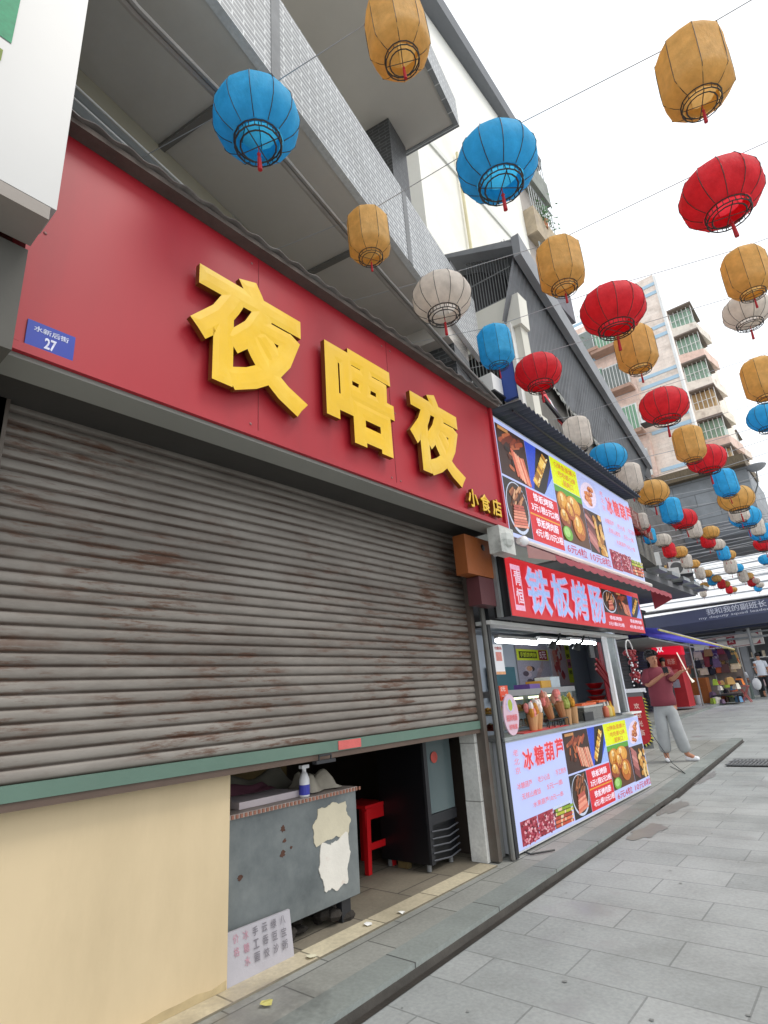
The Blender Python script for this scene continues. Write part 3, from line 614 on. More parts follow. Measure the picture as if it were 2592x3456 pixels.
# red LED sign over the window
RL = thing('led_sign', 'red illuminated sign with four big pale blue characters over the stall window', 'illuminated sign', (-2.38, 6.5, 2.05))
MB().box(-2.55, 4.585, 2.04, -2.385, 8.44, 2.60).build('housing', M_black, RL)
MB().box(-2.3845, 4.60, 2.045, -2.382, 8.43, 2.595).build('lit_sheet', emis('backlit_red', 'd8242c', .72), RL)
fn = facade(-2.3805)
P = Pic(fn); P.rect(4.68, 2.10, 4.87, 2.53, 'f0b8d4'); P.rect(4.695, 2.15, 4.855, 2.48, 'd8242c'); P.build('name_frame', PRINT_LIT, RL)
mdl, n, p = newmat('led_pale_blue'); t = noise(n, 3.2, 2); cr = ramp(n, t.outputs[0], [(.4, lin('8fb2f6')), (.68, lin('d9ecfb'))]); n.links.new(cr.outputs[0], p.inputs['Emission Color']); n.links.new(cr.outputs[0], p.inputs['Base Color']); p.inputs['Emission Strength'].default_value = .9/EXPO
items = []
for ch, a, b, z0, z1 in (('铁', 4.94, 5.44, 2.09, 2.54), ('板', 5.49, 5.95, 2.095, 2.53), ('烤', 5.99, 6.42, 2.09, 2.525), ('肠', 6.48, 6.92, 2.085, 2.52)):
    items.append((ch, a, z0, b, z1, 'a8c4fa', .02, 'f0a0c0'))
text_group(fn, items, RL)
text_group(fn, [('青', 4.705, 2.33, 4.845, 2.475, 'f4d4e8', .02), ('恒', 4.705, 2.16, 4.845, 2.305, 'f4d4e8', .02)], RL)
art('plate', fn, 6.97, 2.24, 7.45, 2.53, 91, RL); art('ribs', fn, 7.455, 2.24, 7.93, 2.53, 92, RL); art('corn', fn, 7.935, 2.24, 8.40, 2.53, 93, RL)
text_group(fn, [('铁板烤肠', 7.07, 2.155, 7.5, 2.205, 'f6d8ee', .03), ('3元1根5元2根', 7.0, 2.08, 7.56, 2.13, 'f6d8ee', .03), ('铁板烤肉肠', 7.82, 2.155, 8.3, 2.205, 'f6d8ee', .03), ('4元1根10元3根', 7.76, 2.08, 8.33, 2.13, 'f6d8ee', .03)], RL)

# retractable awning between the signs
AW = thing('fabric_awning', 'maroon fabric awning with scalloped valance between the two lit signs', 'awning', (-2.2, 6.5, 2.6))
M_maroon = mat('maroon_awning_cloth', '9c4650', .8, .08, 2, bump=.1)
def sheetgrid(pts_fn, nu, nv, name, m, parent, smooth=True):
    mb = MB()
    for i in range(nu+1):
        for j in range(nv+1): mb.v.append(Vector(pts_fn(i/nu, j/nv)))
    for i in range(nu):
        for j in range(nv): a = i*(nv+1)+j; mb.f.append([a, a+1, a+nv+2, a+nv+1]); mb.c.append(None)
    return mb.build(name, m, parent, smooth)
MB().tube([(-2.22, 4.62, 2.70), (-2.22, 8.56, 2.70)], .033, 10).build('roller_case', mat('cream_awning_case', 'd8cfca', .5, .1, 3), AW)
sheetgrid(lambda u, v: (-2.2+.25*v, 4.72+3.72*u, 2.675-.15*v+.006*math.sin(u*60)*v), 60, 3, 'canopy', M_maroon, AW)
sheetgrid(lambda u, v: (-1.948+.004*v, 4.72+3.72*u, 2.523-v*(.045+.018*abs(math.sin(u*PI*19)))), 190, 2, 'valance', M_maroon, AW, False)
MB().prism([(-2.2, 4.715, 2.67), (-1.95, 4.715, 2.52), (-1.95, 4.715, 2.47), (-2.2, 4.715, 2.55)], (0, -.003, 0)).build('side_flap', mat('faded_pink_cloth', 'd9a9a6', .8, .1, 3), AW)
MB().prism([(-2.2, 8.445, 2.67), (-1.95, 8.445, 2.52), (-1.95, 8.445, 2.45), (-2.2, 8.445, 2.35)], (0, .003, 0)).build('side_flap', M_maroon, AW)
P = Pic(lambda u, v, d: (-2.2+.25*v, u, 2.675-.15*v+.012+d), .0)
P.rect(4.73, .04, 5.42, .5, '8c3038'); P.text('千色防晒遮阳', 4.78, .1, 5.36, .44, 'd8b8b4', .02); P.rect(4.73, .55, 5.42, .97, 'dcc0ba'); P.build('printed_band', PRINT, AW)
MB().tube([(-2.22, 5.0, 2.66), (-2.05, 5.5, 2.58), (-1.96, 4.95, 2.51)], .012).tube([(-2.22, 8.3, 2.66), (-2.05, 7.8, 2.58), (-1.96, 8.3, 2.51)], .012).build('folding_arm', M_white, AW)
tag(MB().box(-2.36, 4.3, 2.56, -2.24, 4.56, 2.80).ball((-2.24, 4.42, 2.70), .05, .1, .09, 8).build('junction_box', mat('stained_white_plastic', 'c6c9c4', .6, .15, 4, dirt='3e3c3a', dirtamt=.8, bump=.3), base=(-2.3, 4.43, 2.56)), 'stained white mounting box between red sign and maroon awning', 'junction box')
tag(MB().ball((-2.2, 4.66, 2.70), .05, .045, .05, 12).build('speaker_knob', M_whiteclean, base=(-2.2, 4.66, 2.7), smooth=True), 'small round white end cap at the left end of the maroon awning', 'end cap')
OB = thing('wall_box', 'dull orange metal box hanging under the right end of the red sign', 'wall box', (-2.5, 4.35, 2.38))
MB().box(-2.6, 4.10, 2.39, -2.48, 4.585, 2.74).build('box_body', mat('dull_orange_paint', '8a4a1c', .6, .12, 4), OB)
MB().ball((-2.479, 4.4, 2.66), .006, .035, .03, 8).build('knob', M_black, OB)
tag(MB().box(-2.62, 4.28, 2.14, -2.49, 4.585, 2.385).build('wall_box', mat('dull_maroon_paint', '54282c', .6, .12, 4), base=(-2.55, 4.45, 2.14)), 'dull maroon box directly under the orange box', 'wall box')
DP = thing('downpipe', 'grey pipe and dark conduit running down between shutter and stall', 'pipe', (-2.68, 4.6, .11))
MB().tube([(-2.66, 4.56, 2.8), (-2.66, 4.56, .12)], .022, 8).build('pipe', mat('weathered_grey_pipe', '6f706d', .6, .2, 4, dirt='5a3a2c'), DP)
MB().box(-2.70, 4.585, .12, -2.64, 4.635, 2.75).build('conduit', M_dark, DP)

# ------------------------------------------------------------------ stall body
SB = thing('snack_stall', 'lit snack stall with open serving window and aluminium frame', 'stall', (-3.4, 6.5, .11))
MB().box(-2.74, 4.64, .12, -2.69, 4.70, 2.9).build('post', M_alu, SB)
MB().box(-2.71, 7.60, 1.06, -2.66, 7.66, 2.05).build('post', M_whiteclean, SB)
MB().box(-2.74, 7.86, 1.06, -2.66, 7.93, 2.05).build('post', M_alu, SB)
MB().box(-2.50, 4.535, 2.04, -2.455, 4.575, 2.62).build('post', M_alu, SB)
MB().box(-2.76, 4.58, 2.0, -2.60, 8.35, 2.035).build('window_head', M_white, SB)
MB().box(-2.95, 4.60, 1.0, -2.62, 8.02, 1.03).build('counter_top', M_alu, SB)
MB().box(-2.56, 7.75, 1.0305, -2.68, 8.15, 1.05).build('side_shelf', M_white, SB)
MB().box(-2.88, 4.64, .12, -2.805, 8.30, .995).build('counter_front', M_alu, SB)
MB().box(-2.9, 4.56, .12, -2.77, 4.635, 1.0).build('corner_panel', mat('stall_side_panel', 'b9bab6', .5, .1, 2), SB)
M_stallwall = mat('stall_wall', 'c9ced8', .6, .05, 1, bump=0)
MB().box(-5.0, 4.70, .12, -4.95, 12.2, 2.6).build('back_wall', M_stallwall, SB)
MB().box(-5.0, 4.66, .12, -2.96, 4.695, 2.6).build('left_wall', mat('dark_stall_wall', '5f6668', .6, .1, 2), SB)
MB().hexa([(-5.0, 12.25, .12), (-5.0, 12.3, .12), (-2.78, 8.36, .12), (-2.78, 8.31, .12)], [(-5.0, 12.25, 2.6), (-5.0, 12.3, 2.6), (-2.78, 8.36, 2.6), (-2.78, 8.31, 2.6)]).build('right_wall', M_stallwall, SB)
MB().sheet([(-5.0, 4.7, 2.45), (-5.0, 12.2, 2.45), (-2.6, 8.35, 2.45), (-2.6, 4.7, 2.45)]).build('ceiling', mat('stall_ceiling', '4c4a4a', .8, .2, 2), SB)
MB().sheet([(-5.0, 4.7, .13), (-2.9, 4.7, .13), (-2.9, 8.3, .13), (-5.0, 12.2, .13)]).build('floor', M_dark, SB)
MB().box(-5.2, 4.64, 2.62, -2.6, 8.35, 2.66).build('roof_slab', M_dark, SB)
def tubelamp(y0, y1, x, z, lab):
    t = thing('tube_lamp', lab, 'lamp', (x, (y0+y1)/2, z))
    MB().tube([(x, y0, z), (x, y1, z)], .024, 10).build('glow_tube', emis('tube_light', 'f4fbff', 14.), t)
    MB().box(x-.03, y0, z+.026, x+.03, y1, z+.06).build('fitting', M_white, t)
tubelamp(5.72, 6.7, -3.2, 1.955, 'left bright fluorescent tube hanging inside the stall')
tubelamp(6.78, 7.72, -3.2, 1.985, 'middle bright fluorescent tube inside the stall over the display case')
tubelamp(7.78, 8.72, -3.22, 2.01, 'right bright fluorescent tube inside the stall near the white door')
BR = thing('ceiling_bracket', 'grey metal tray hanging above the left tube lamp', 'bracket', (-3.2, 5.9, 2.1))
MB().box(-3.35, 5.4, 2.08, -3.1, 6.7, 2.10).box(-3.3, 6.2, 2.101, -3.25, 6.25, 2.44).build('tray', M_grey, BR)
for i, (y, lab) in enumerate(((6.3, 'black clamp spotlight under the left end of the window head'), (7.0, 'second black spotlight under the window head beside the hanging phone'))):
    t = thing('spotlight', lab, 'spotlight', (-2.72, y, 1.98))
    MB().tube([(-2.7, y, 2.0), (-2.74, y+.02, 1.93), (-2.80, y+.03, 1.90)], .014, 6).build('arm', M_black, t)
    MB().tube([(-2.80, y+.03, 1.92), (-2.84, y+.03, 1.84)], [.03, .05], 10).build('head', M_black, t)
t = thing('hanging_phone', 'black handset hanging from a cord in the serving window', 'handset', (-2.72, 7.22, 1.8))
MB().tube([(-2.72, 7.2, 2.0), (-2.72, 7.21, 1.9)], .004, 5).build('cord', M_black, t)
MB().box(-2.735, 7.15, 1.735, -2.715, 7.29, 1.9).build('case', M_black, t)
# posters on the back wall
def poster(y0, z0, y1, z1, lab, fnc, x=-4.2):
    t = thing('poster', lab, 'poster', (x, (y0+y1)/2, z0)); MB().box(x-.02, y0, z0, x, y1, z1).build('sheet', mat('poster_paper', 'b9b4c0', .6, .1, 4, bump=0), t)
    pc = Pic(facade(x+.001)); fnc(pc, y0, z0, y1, z1); pc.build('print', PRINT, t)
    return t
def pf1(p, a, b, c, d):
    w_, h = c-a, d-b; p.rect(a, b, c, d, 'a9a4b4'); rnd = random.Random(4)
    for i in range(12): p.ell(a+w_*rnd.uniform(.15, .8), b+h*rnd.uniform(.1, .45), w_*.09, h*.06, rnd.choice(['3a2a2c', '8a4a3c', 'c8b8c4', '5a4a5a', 'd4a07a']))
    for i in range(4): p.cap(a+w_*.6, b+h*(.2+.05*i), w_*.5, h*.006, .7, 'b08878')
    p.rect(a+w_*.0, b+h*.62, c, b+h*.88, 'dce83a'); p.rect(a+w_*.07, b+h*.67, a+w_*.62, b+h*.83, '2e3210'); p.text('手抓饼烤肠', a+w_*.1, b+h*.69, a+w_*.6, b+h*.81, 'dce83a', .02)
    p.rect(a+w_*.68, b+h*.63, a+w_*.96, b+h*.87, '8e2038'); p.text('5元', a+w_*.71, b+h*.66, a+w_*.93, b+h*.84, 'f4e4ea', .03)
poster(8.05, 1.45, 9.15, 2.1, 'food poster with yellow price banner on the stall back wall', pf1)
def pf2(p, a, b, c, d):
    w_, h = c-a, d-b; p.rect(a, b, c, d, 'c8b4bc'); rnd = random.Random(9)
    for i in range(26): p.cap(a+w_*rnd.uniform(.15, .6), b+h*rnd.uniform(.1, .9), h*.1, w_*.05, 2+rnd.uniform(-.4, .4), rnd.choice(['b84a4a', 'd88a78', 'e8d8d8', '8a2c3c', 'cfa08c']))
    p.rect(a+w_*.76, b+h*.05, c, d, 'dce83a'); p.rect(a+w_*.78, b+h*.4, c-w_*.02, b+h*.62, 'd87a9a')
    for i, ch in enumerate('香酥鸡柳'): p.text(ch, a+w_*.8, b+h*(.84-.2*i), a+w_*.96, b+h*(.95-.2*i), '3a4010', .02)
poster(9.25, 1.45, 10.05, 2.15, 'tall pink meat poster with yellow side strip on the stall back wall', pf2)
MB().box(-4.3, 5.2, .2, -4.225, 12, 2.2).build('panel', mat('greyblue_stall_panel', 'b4bcc8', .5, .08, 1, bump=0), SB)
# glass case
GC = thing('display_case', 'glass food display case with warm light on the stall counter', 'display case', (-3.15, 6.0, 1.03))
MB().box(-3.4, 5.15, 1.36, -2.95, 7.05, 1.42).build('top_frame', mat('case_frame', '9b9da0', .4, .1, 3, metal=.3), GC)
for y in (5.15, 5.75, 6.9): MB().box(-2.99, y, 1.04, -2.955, y+.05, 1.359).build('mullion', mat('case_frame', ''), GC)
MB().box(-3.4, 5.2, 1.19, -3.0, 6.9, 1.2).build('shelf', M_alu, GC)
MB().tube([(-3.1, 5.3, 1.33), (-3.1, 6.85, 1.33)], .012, 8).build('warm_tube', emis('warm_case_light', 'fff0cc', 4.), GC)
def glassmat(name, col, a):
    m, n, p = newmat(name); g = N(n, 'ShaderNodeBsdfGlossy'); g.inputs['Roughness'].default_value = .05; t = N(n, 'ShaderNodeBsdfTransparent'); t.inputs[0].default_value = (*lin(col), 1); x = N(n, 'ShaderNodeMixShader'); x.inputs[0].default_value = a
    n.links.new(t.outputs[0], x.inputs[1]); n.links.new(g.outputs[0], x.inputs[2]); n.links.new(x.outputs[0], n.nodes['Material Output'].inputs[0]); return m
M_clear = glassmat('clear_glass', 'dfeae6', .12)
MB().box(-2.954, 5.2, 1.04, -2.95, 6.9, 1.36).build('glass_pane', M_clear, GC)
MB().lathe([(.3, 0), (.3, .33)], (-3.2, 6.93, 1.04), 12).build('curved_glass', M_clear, GC)
rnd = random.Random(12)
for k in range(16):
    y = 5.3+k*.1; z = 1.2 if k % 2 else 1.042; c = rnd.choice(['c9813a', 'b5602e', 'd8a85a', '8a3a2a', 'c86a50', 'e0c08a', '7d8a3c'])
    mb = MB(); mb.box(-3.3, y-.035, z+.002, -3.05, y+.035, z+.02); mb.col = None
    for q in range(5): mb.ball((-3.28+q*.05, y, z+.04), .03, .03, .025, 6)
    tag(mb.build('food_tray', mat('food'+c, c, .6, .3, 15), base=(-3.17, y, z)), 'small tray of fried snacks inside the glass display case', 'food tray', 'food trays in the display case')
# cone displays, jars, bottles on the counter
def snack_cup(x, y, z, h, lean, paper, tops, lab):
    t = thing('snack_cup', lab, 'snack cup', (x, y, z), 'paper cups of snack models on the stall counter')
    dx, dy = lean; MB().tube([(x, y, z), (x+dx*.6, y+dy*.6, z+h*.6)], [.035, .055], 12).build('paper_cup', mat('kraft'+paper, paper, .7, .08, 6), t)
    rnd = random.Random(int(x*100+y*77)); mb = MB(PAINT and None)
    for k in range(9):
        mb.col = lin(rnd.choice(tops)); mb.ball((x+dx*.75+rnd.uniform(-.035, .035), y+dy*.75+rnd.uniform(-.045, .045), z+h*(.62+.35*rnd.random())), .03, .026, .05, 7)
    mb.col = lin(tops[0]); mb.tube([(x+dx*.8, y+dy*.8, z+h*.7), (x+dx*1.1, y+dy*1.1, z+h*1.15)], [.03, .008], 7); mb.build('snack_top', PAINT, t)
snack_cup(-2.72, 5.36, 1.03, .24, (0, .02), 'c89868', ['e8908a', 'f4e8e4', 'c8862c'], 'leftmost paper cup with white and orange snack top on the counter')
snack_cup(-2.72, 5.46, 1.03, .26, (0, .04), 'b98a58', ['e89a94', 'f6ece6', 'd0902c'], 'second paper cup, pink and white topping, next to the leftmost')
snack_cup(-2.72, 5.78, 1.12, .24, (0, -.12), 'a8744a', ['e07a74', 'd8b0a0', 'c07860'], 'tilted brown cup with pink tip, standing above the black rack')
snack_cup(-2.72, 6.06, 1.12, .24, (0, -.1), 'a8744a', ['e88880', 'd8b0a0', 'c89078'], 'second tilted brown cup with pink tip, right of the first')
snack_cup(-2.72, 6.18, 1.03, .26, (0, -.02), 'c09468', ['8a9a3c', 'a0a850', '6e7c30'], 'paper cup with green topping on the counter')
snack_cup(-2.72, 6.36, 1.03, .28, (0, -.03), 'c09468', ['d8982c', '6a4420', 'e0a83c'], 'paper cup with orange and brown topping on the counter')
RK = thing('wire_rack', 'black wire cup rack in the middle of the stall counter', 'rack', (-2.72, 5.85, 1.03)); mb = MB()
for y in (5.62, 5.75, 5.88, 6.0, 6.1): mb.tube([(-2.68, y, 1.031), (-2.68, y, 1.1), (-2.76, y, 1.1), (-2.76, y, 1.031)], .006, 5)
mb.tube([(-2.68, 5.62, 1.105), (-2.68, 6.1, 1.105)], .006, 5); mb.tube([(-2.76, 5.62, 1.105), (-2.76, 6.1, 1.105)], .006, 5); mb.build('wire_frame', M_black, RK)
CT = thing('steel_box', 'stainless steel food warmer box with orange lids on the counter', 'food warmer', (-2.78, 6.98, 1.03))
MB().box(-2.92, 6.66, 1.031, -2.72, 7.22, 1.17).build('body', mat('brushed_steel', '8f8f8c', .25, .15, 6, metal=.8), CT)
MB().box(-2.719, 6.60, 1.031, -2.70, 6.86, 1.12).build('black_tray', M_black, CT)
MB().box(-2.93, 6.64, 1.171, -2.71, 7.24, 1.19).build('lid', mat('clear_lid', 'b8bcb8', .2, .05, 3), CT)
MB().box(-2.90, 6.72, 1.191, -2.76, 7.16, 1.215).build('orange_lid', mat('orange_plastic', 'e4632a', .4, .06, 4, bump=0), CT)
for i, (y, c, l) in enumerate(((7.32, 'c8684a', 'clear sauce bottle with red sauce beside the steel warmer'), (7.43, 'd4c06a', 'sauce bottle with yellow sauce, right of the red one'), (7.52, 'd8a828', 'second yellow sauce bottle nearest the white post'))):
    t = thing('sauce_bottle', l, 'sauce bottle', (-2.72, y, 1.031))
    MB().lathe([(.035, 0), (.038, .02), (.038, .1), (.015, .13)], (-2.72, y, 1.031), 12, True).build('bottle_body', mat('sauce'+c, c, .35, .1, 5, bump=0), t, smooth=True)
    MB().lathe([(.015, .131), (.006, .18)], (-2.72, y, 1.031), 8, True).build('spout', mat('spout'+c, 'e8dcd0' if i < 2 else c, .4), t)
t = thing('plastic_tub', 'clear tub with orange lid at the right end of the counter', 'tub', (-2.85, 7.5, 1.03))
MB().box(-2.95, 7.36, 1.031, -2.80, 7.6, 1.2).build('tub', mat('tub_contents', '6a7480', .3, .3, 8), t); MB().box(-2.955, 7.35, 1.201, -2.795, 7.61, 1.225).build('lid', mat('orange_plastic', ''), t)
# stacked red bowls on a ledge
MB().box(-3.8, 9.2, .2, -3.5, 9.75, 1.16).build('ledge', mat('tan_board', 'a5855c', .6, .1, 3), SB)
for k in range(3):
    t = MB().lathe([(.075, 0), (.14, .075), (.15, .08), (.07, .02)], (-3.6, 9.42, 1.165+k*.1), 16).build('red_bowl', M_red, base=(-3.6, 9.42, 1.165+k*.1), smooth=True)
    tag(t, ('bottom', 'middle', 'top')[k]+' red bowl of the stack of three on the ledge inside the stall', 'bowl', 'stacked red bowls')
t = thing('skewer_bundle', 'bundle of dark red skewer sticks leaning in the stall corner', 'sticks', (-2.95, 8.1, 1.0)); mb = MB()
for k, (a, b) in enumerate([((-2.95, 7.95, 1.75), (-2.95, 8.35, 1.45)), ((-2.95, 7.9, 1.68), (-2.95, 8.35, 1.38)), ((-2.95, 7.88, 1.62), (-2.95, 8.36, 1.33))]): mb.tube([a, b], .022, 6)
mb.build('stick', mat('dark_red_lacquer', '8c1a24', .4, .1, 4), t)
tag(MB().box(-2.97, 8.12, .98, -2.955, 8.24, 1.98).build('red_strip_banner', mat('dark_red_lacquer', ''), base=(-2.96, 8.18, .98)), 'narrow dark red strip banner down the right wall of the stall', 'banner')
OV = thing('oval_sign', 'pale pink oval sign board with green logo at the left end of the counter', 'sign', (-2.64, 4.79, 1.03))
P = MB(); P.prism([(-2.64, 4.79+.135*math.cos(t), 1.21+.175*math.sin(t)) for t in [2*PI*k/28 for k in range(28)]], (.012, 0, 0)); P.build('board', mat('pale_pink_acrylic', 'd8b8c8', .3, .05, 3, bump=0), OV)
P = Pic(facade(-2.626)); P.ell(4.785, 1.29, .075, .06, 'c8b8d8', n=20); P.ell(4.785, 1.29, .04, .05, 'a8b83c'); P.text('招牌烤肠', 4.69, 1.155, 4.89, 1.21, 'e07880', .03); P.text('好味道', 4.72, 1.085, 4.87, 1.13, 'e07880', .03); P.build('print', PRINT, OV)
CD = thing('price_card', 'white and red price card clipped on the left stall post', 'card', (-2.66, 4.8, 1.6))
MB().box(-2.685, 4.70, 1.56, -2.675, 4.87, 1.83).build('card', M_whiteclean, CD); P = Pic(facade(-2.674)); P.rect(4.73, 1.68, 4.84, 1.76, 'd88a80'); P.text('付款码', 4.72, 1.78, 4.85, 1.81, 'c05858'); P.rect(4.70, 1.56, 4.87, 1.585, 'e8a878'); P.build('print', PRINT, CD)
CD = thing('price_card', 'orange red price card low on the left stall post', 'card', (-2.66, 4.8, 1.35))
MB().box(-2.685, 4.72, 1.33, -2.675, 4.87, 1.46).build('card', mat('orange_card', 'e8502c', .5, .05, 3, bump=0), CD); P = Pic(facade(-2.674)); P.text('5元', 4.74, 1.41, 4.82, 1.45, 'f4e4dc'); P.text('一串', 4.74, 1.35, 4.85, 1.39, 'f4e4dc'); P.build('print', PRINT, CD)
tag(MB().box(-4.19, 7.1, 1.3, -4.15, 7.85, 1.75).build('teal_glass', mat('teal_screen', '55808c', .15, .1, 2, bump=0), base=(-4.17, 7.5, 1.3)), 'teal glass screen standing at the back left of the stall', 'screen')
tag(MB().box(-2.80, 5.0, 1.0305, -2.64, 6.0, 1.036).build('red_tray', M_red, base=(-2.7, 5.5, 1.03)), 'flat red tray along the left counter edge below the paper cups', 'tray')
for i, (y, c, l, hh) in enumerate(((6.5, 'e0a838', 'orange yellow carton on top of the display case', .08), (6.2, '7a58a8', 'small purple carton on top of the display case', .05), (6.75, 'c8d4dc', 'clear bag of straws on top of the display case', .12))):
    tag(MB().box(-3.25, y-.14, 1.421, -3.05, y+.12, 1.421+hh).build('carton', mat('carton'+c, c, .5, .1, 5), base=(-3.15, y, 1.42)), l, 'carton')
# ornaments hanging on the right of the stall
OR = thing('hanging_ornament', 'red beaded ornament hanging from a white ring beside the stall', 'ornament', (-2.72, 8.7, 1.95)); mb = MB()
mb.tube([(-2.72, 8.68+.14*math.cos(t), 1.86+.14*math.sin(t)) for t in [2*PI*k/20 for k in range(21)]], .009, 6); mb.build('ring', M_white, OR); rnd = random.Random(1)
mb = MB()
for k in range(60):
    t = rnd.random(); mb.ball((-2.72+rnd.uniform(-.05, .05), 8.7+rnd.uniform(-.14, .14)*(1-t*.6), 1.86-.45*t), rnd.uniform(.015, .035), n=6)
mb.build('red_beads', mat('dark_red_lacquer', ''), OR); mb = MB()
for k in range(26): mb.ball((-2.70+rnd.uniform(-.05, .05), 8.68+rnd.uniform(-.14, .14), 1.68-.42*rnd.random()), .012, n=5)
mb.build('white_beads', M_whiteclean, OR)

# ------------------------------------------------------------------ left neighbour
NB = thing('white_sign_board', 'blurred white sign board with green lettering jutting in at top left', 'sign', (-1.95, -.4, 3.2))
MB().box(-2.06, -2.5, 3.22, -1.9, .52, 5.2).build('board', mat('white_sign_sheet', 'b4b4b3', .4, .04, 1, bump=0), NB)
MB().box(-2.08, -2.5, 3.16, -1.90, .50, 3.217).build('bottom_frame', mat('taupe_sign_frame', '8b837c', .6, .05, 2), NB)
pc = Pic(facade(-1.898)); pc.text('田', -.25, 3.86, .29, 4.35, '12845a', .05); pc.text('园', -.28, 3.52, .19, 3.80, '12845a', .05); pc.rect(.22, 3.74, .27, 3.80, '6a7c1c'); pc.build('lettering', PRINT, NB)
NW = thing('neighbour_shop', 'dim grey flank of the neighbouring shop below the white sign board', 'building', (-2.5, -1, .1))
MB().box(-2.9, -3.0, 2.70, -2.1, .50, 3.155).build('soffit_box', mat('dim_grey_soffit', '56544f', .8, .1, 1), NW)
MB().box(-3.6, -3.0, 3.158, -2.35, .3, 5.18).build('upper_wall', M_conc, NW)

# ------------------------------------------------------------------ building over the shops (local frame: u out to the street, v along it)
TA = R(11.1)
T1 = Matrix.Translation((-1.87, 1.14, 0)) @ Matrix.Rotation(TA, 4, 'Z')
B1 = thing('overhanging_building', 'grey building with tiled beam and balcony jutting out over the red sign', 'building', (-2.9, 2.5, 4.3))
def LB(): return MB(T1)
LB().box(-4.5, -3.5, 5.2, -.06, 3.95, 5.4).build('soffit_slab', M_conc, B1)
LB().box(-.058, -3.5, 5.19, 0, 4.3, 6.06).build('tiled_beam', M_tile, B1)
LB().box(-1.15, -3.5, 4.2, -.97, 3.7, 5.197).build('upper_wall', mat('warm_lit_grey_wall', '9f9b8a', .85, .1, .8, dirt='8a8676'), B1)  # olive tint of warm light on this wall is put into its colour
LB().box(-4.4, 3.3, 4.2, -1.152, 3.6, 5.197).build('flank_wall', M_dirtywhite, B1)
LB().box(-.55, 3.5, 4.15, -.06, 3.95, 5.197).build('tiled_pier', M_darktile, B1)
LB().box(-.95, 3.35, 5.0, -.06, 3.95, 5.199).build('cross_beam', M_conc, B1)
LB().box(-4.5, -3.5, 8.0, .28, 3.5, 8.22).build('balcony_slab', M_conc, B1)
LB().box(.281, -3.5, 7.98, .34, 3.56, 8.45).box(-.7, 3.501, 7.98, .28, 3.56, 8.45).build('tiled_fascia', M_tile, B1)
LB().box(-.75, 3.0, 5.41, -.35, 3.45, 7.99).build('tiled_column', M_darktile, B1)
LB().box(-4.5, -3.5, 8.5, -.2, 3.4, 17).build('upper_storeys', M_conc, B1)
LB().box(-4.4, -3.4, 5.41, -1.2, 2.9, 7.99).build('recessed_wall', M_dirtywhite, B1)
LB().box(-.06, 3.55, 6.061, 0, 4.28, 6.12).box(-.055, 3.6, 5.41, -.01, 3.95, 6.05).build('beam_cap', M_dark, B1)
multi([(-.969, y, 5.17, -.07, y+.05, 5.198) for y in (-2.6, -1.1, .4, 1.95)], 'slab_joint', mat('slab_joint', '6f6d69', .9, .1, 3), B1, T1)
multi([(.0005, v, 5.19, .004, v+.09, 6.06) for v in (.45, 2.35)], 'beam_stain', mat('beam_stain', '77797b', .7, .2, 6), B1, T1)
# barred window on the upper wall
WB = thing('barred_window', 'window with white horizontal bars and frosted panes above the red sign at left', 'window', (-2.75, 1.0, 4.5))
LB().box(-.968, -1.6, 4.42, -.955, .62, 5.0).build('pane', mat('frosted_grey_pane', '85898a', .4, .1, 2, bump=0), WB)
rnd = random.Random(3); mb = LB()
for k in range(9):
    v = -.5+rnd.random()*1.1; z = 4.45+rnd.random()*.48; mb.box(-.9545, v, z, -.953, v+.09, z+.055)
mb.build('light_patch', mat('pale_pane_patch', 'a9b4b2', .4, .05, 2, bump=0), WB)
for k in range(6): LB().tube([(-.90, -1.7, 4.44+k*.1), (-.90, .64, 4.44+k*.1), (-.965, .66, 4.44+k*.1)], .007, 6).build('bar', M_white, WB)
# cable bundle under the beam
CB = thing('cable_bundle', 'bundle of grey cables strung under the soffit behind the near lanterns', 'cables', (-2.1, 2, 4.8))
for k, (dx, dz) in enumerate(((0, 0), (.045, -.035))):
    MB().tube([(-1.93+dx, .2, 4.84+dz), (-2.03+dx, .77, 4.81+dz), (-2.12+dx, 1.8, 4.79+dz-.01*k), (-2.36+dx, 3.1, 4.78+dz), (-2.6+dx, 4.5, 4.8+dz), (-2.8+dx, 5.8, 4.8)], (.027, .018)[k], 8).build('cable', mat('grey_cable%d' % k, ('aca7a1', '7c7975')[k], .6, .15, 6), CB)

# ------------------------------------------------------------------ building with the long grey awning
T2 = Matrix.Identity(4)
B2 = thing('balcony_building', 'weathered white building with caged balcony beneath a long corrugated grey awning', 'building', (-3.2, 8, 3.8))
def Wy(x0, z0, x1, z1, y0, y1): return MB().box(x0, y0, z0, x1, y1, z1)
ax = lambda y: -2.24-.117*(y-5.9)       # street edge of the awning
wx = lambda y: -2.62-.1*(y-5.9)
Wy(-5.5, 4.2, -2.40, 4.62, 6.1, 6.3).build('side_wall', M_dirtywhite, B2)
Wy(-5.5, 4.62, -3.42, 6.1, 6.1, 6.3).build('side_wall', M_dirtywhite, B2)
Wy(-2.84, 4.62, -2.46, 6.1, 6.1, 6.3).build('side_wall', M_dirtywhite, B2)
Wy(-3.419, 5.9, -2.841, 6.1, 6.1, 6.3).build('side_wall', M_dirtywhite, B2)
MB().hexa([(-5.5, 6.05, 6.1), (-5.5, 6.3, 6.1), (-2.42, 6.3, 5.95), (-2.42, 6.05, 5.95)], [(-5.5, 6.05, 6.6), (-5.5, 6.3, 6.6), (-2.4, 6.3, 6.42), (-2.4, 6.05, 6.42)]).build('eaves_band', mat('pale_band', 'dedcd2', .8, .08, 1.5, dirt='9c988c', dirtamt=.6), B2)
Wy(-3.42, 4.62, -2.84, 5.9, 6.22, 6.28).build('window_recess', M_darkvoid, B2)
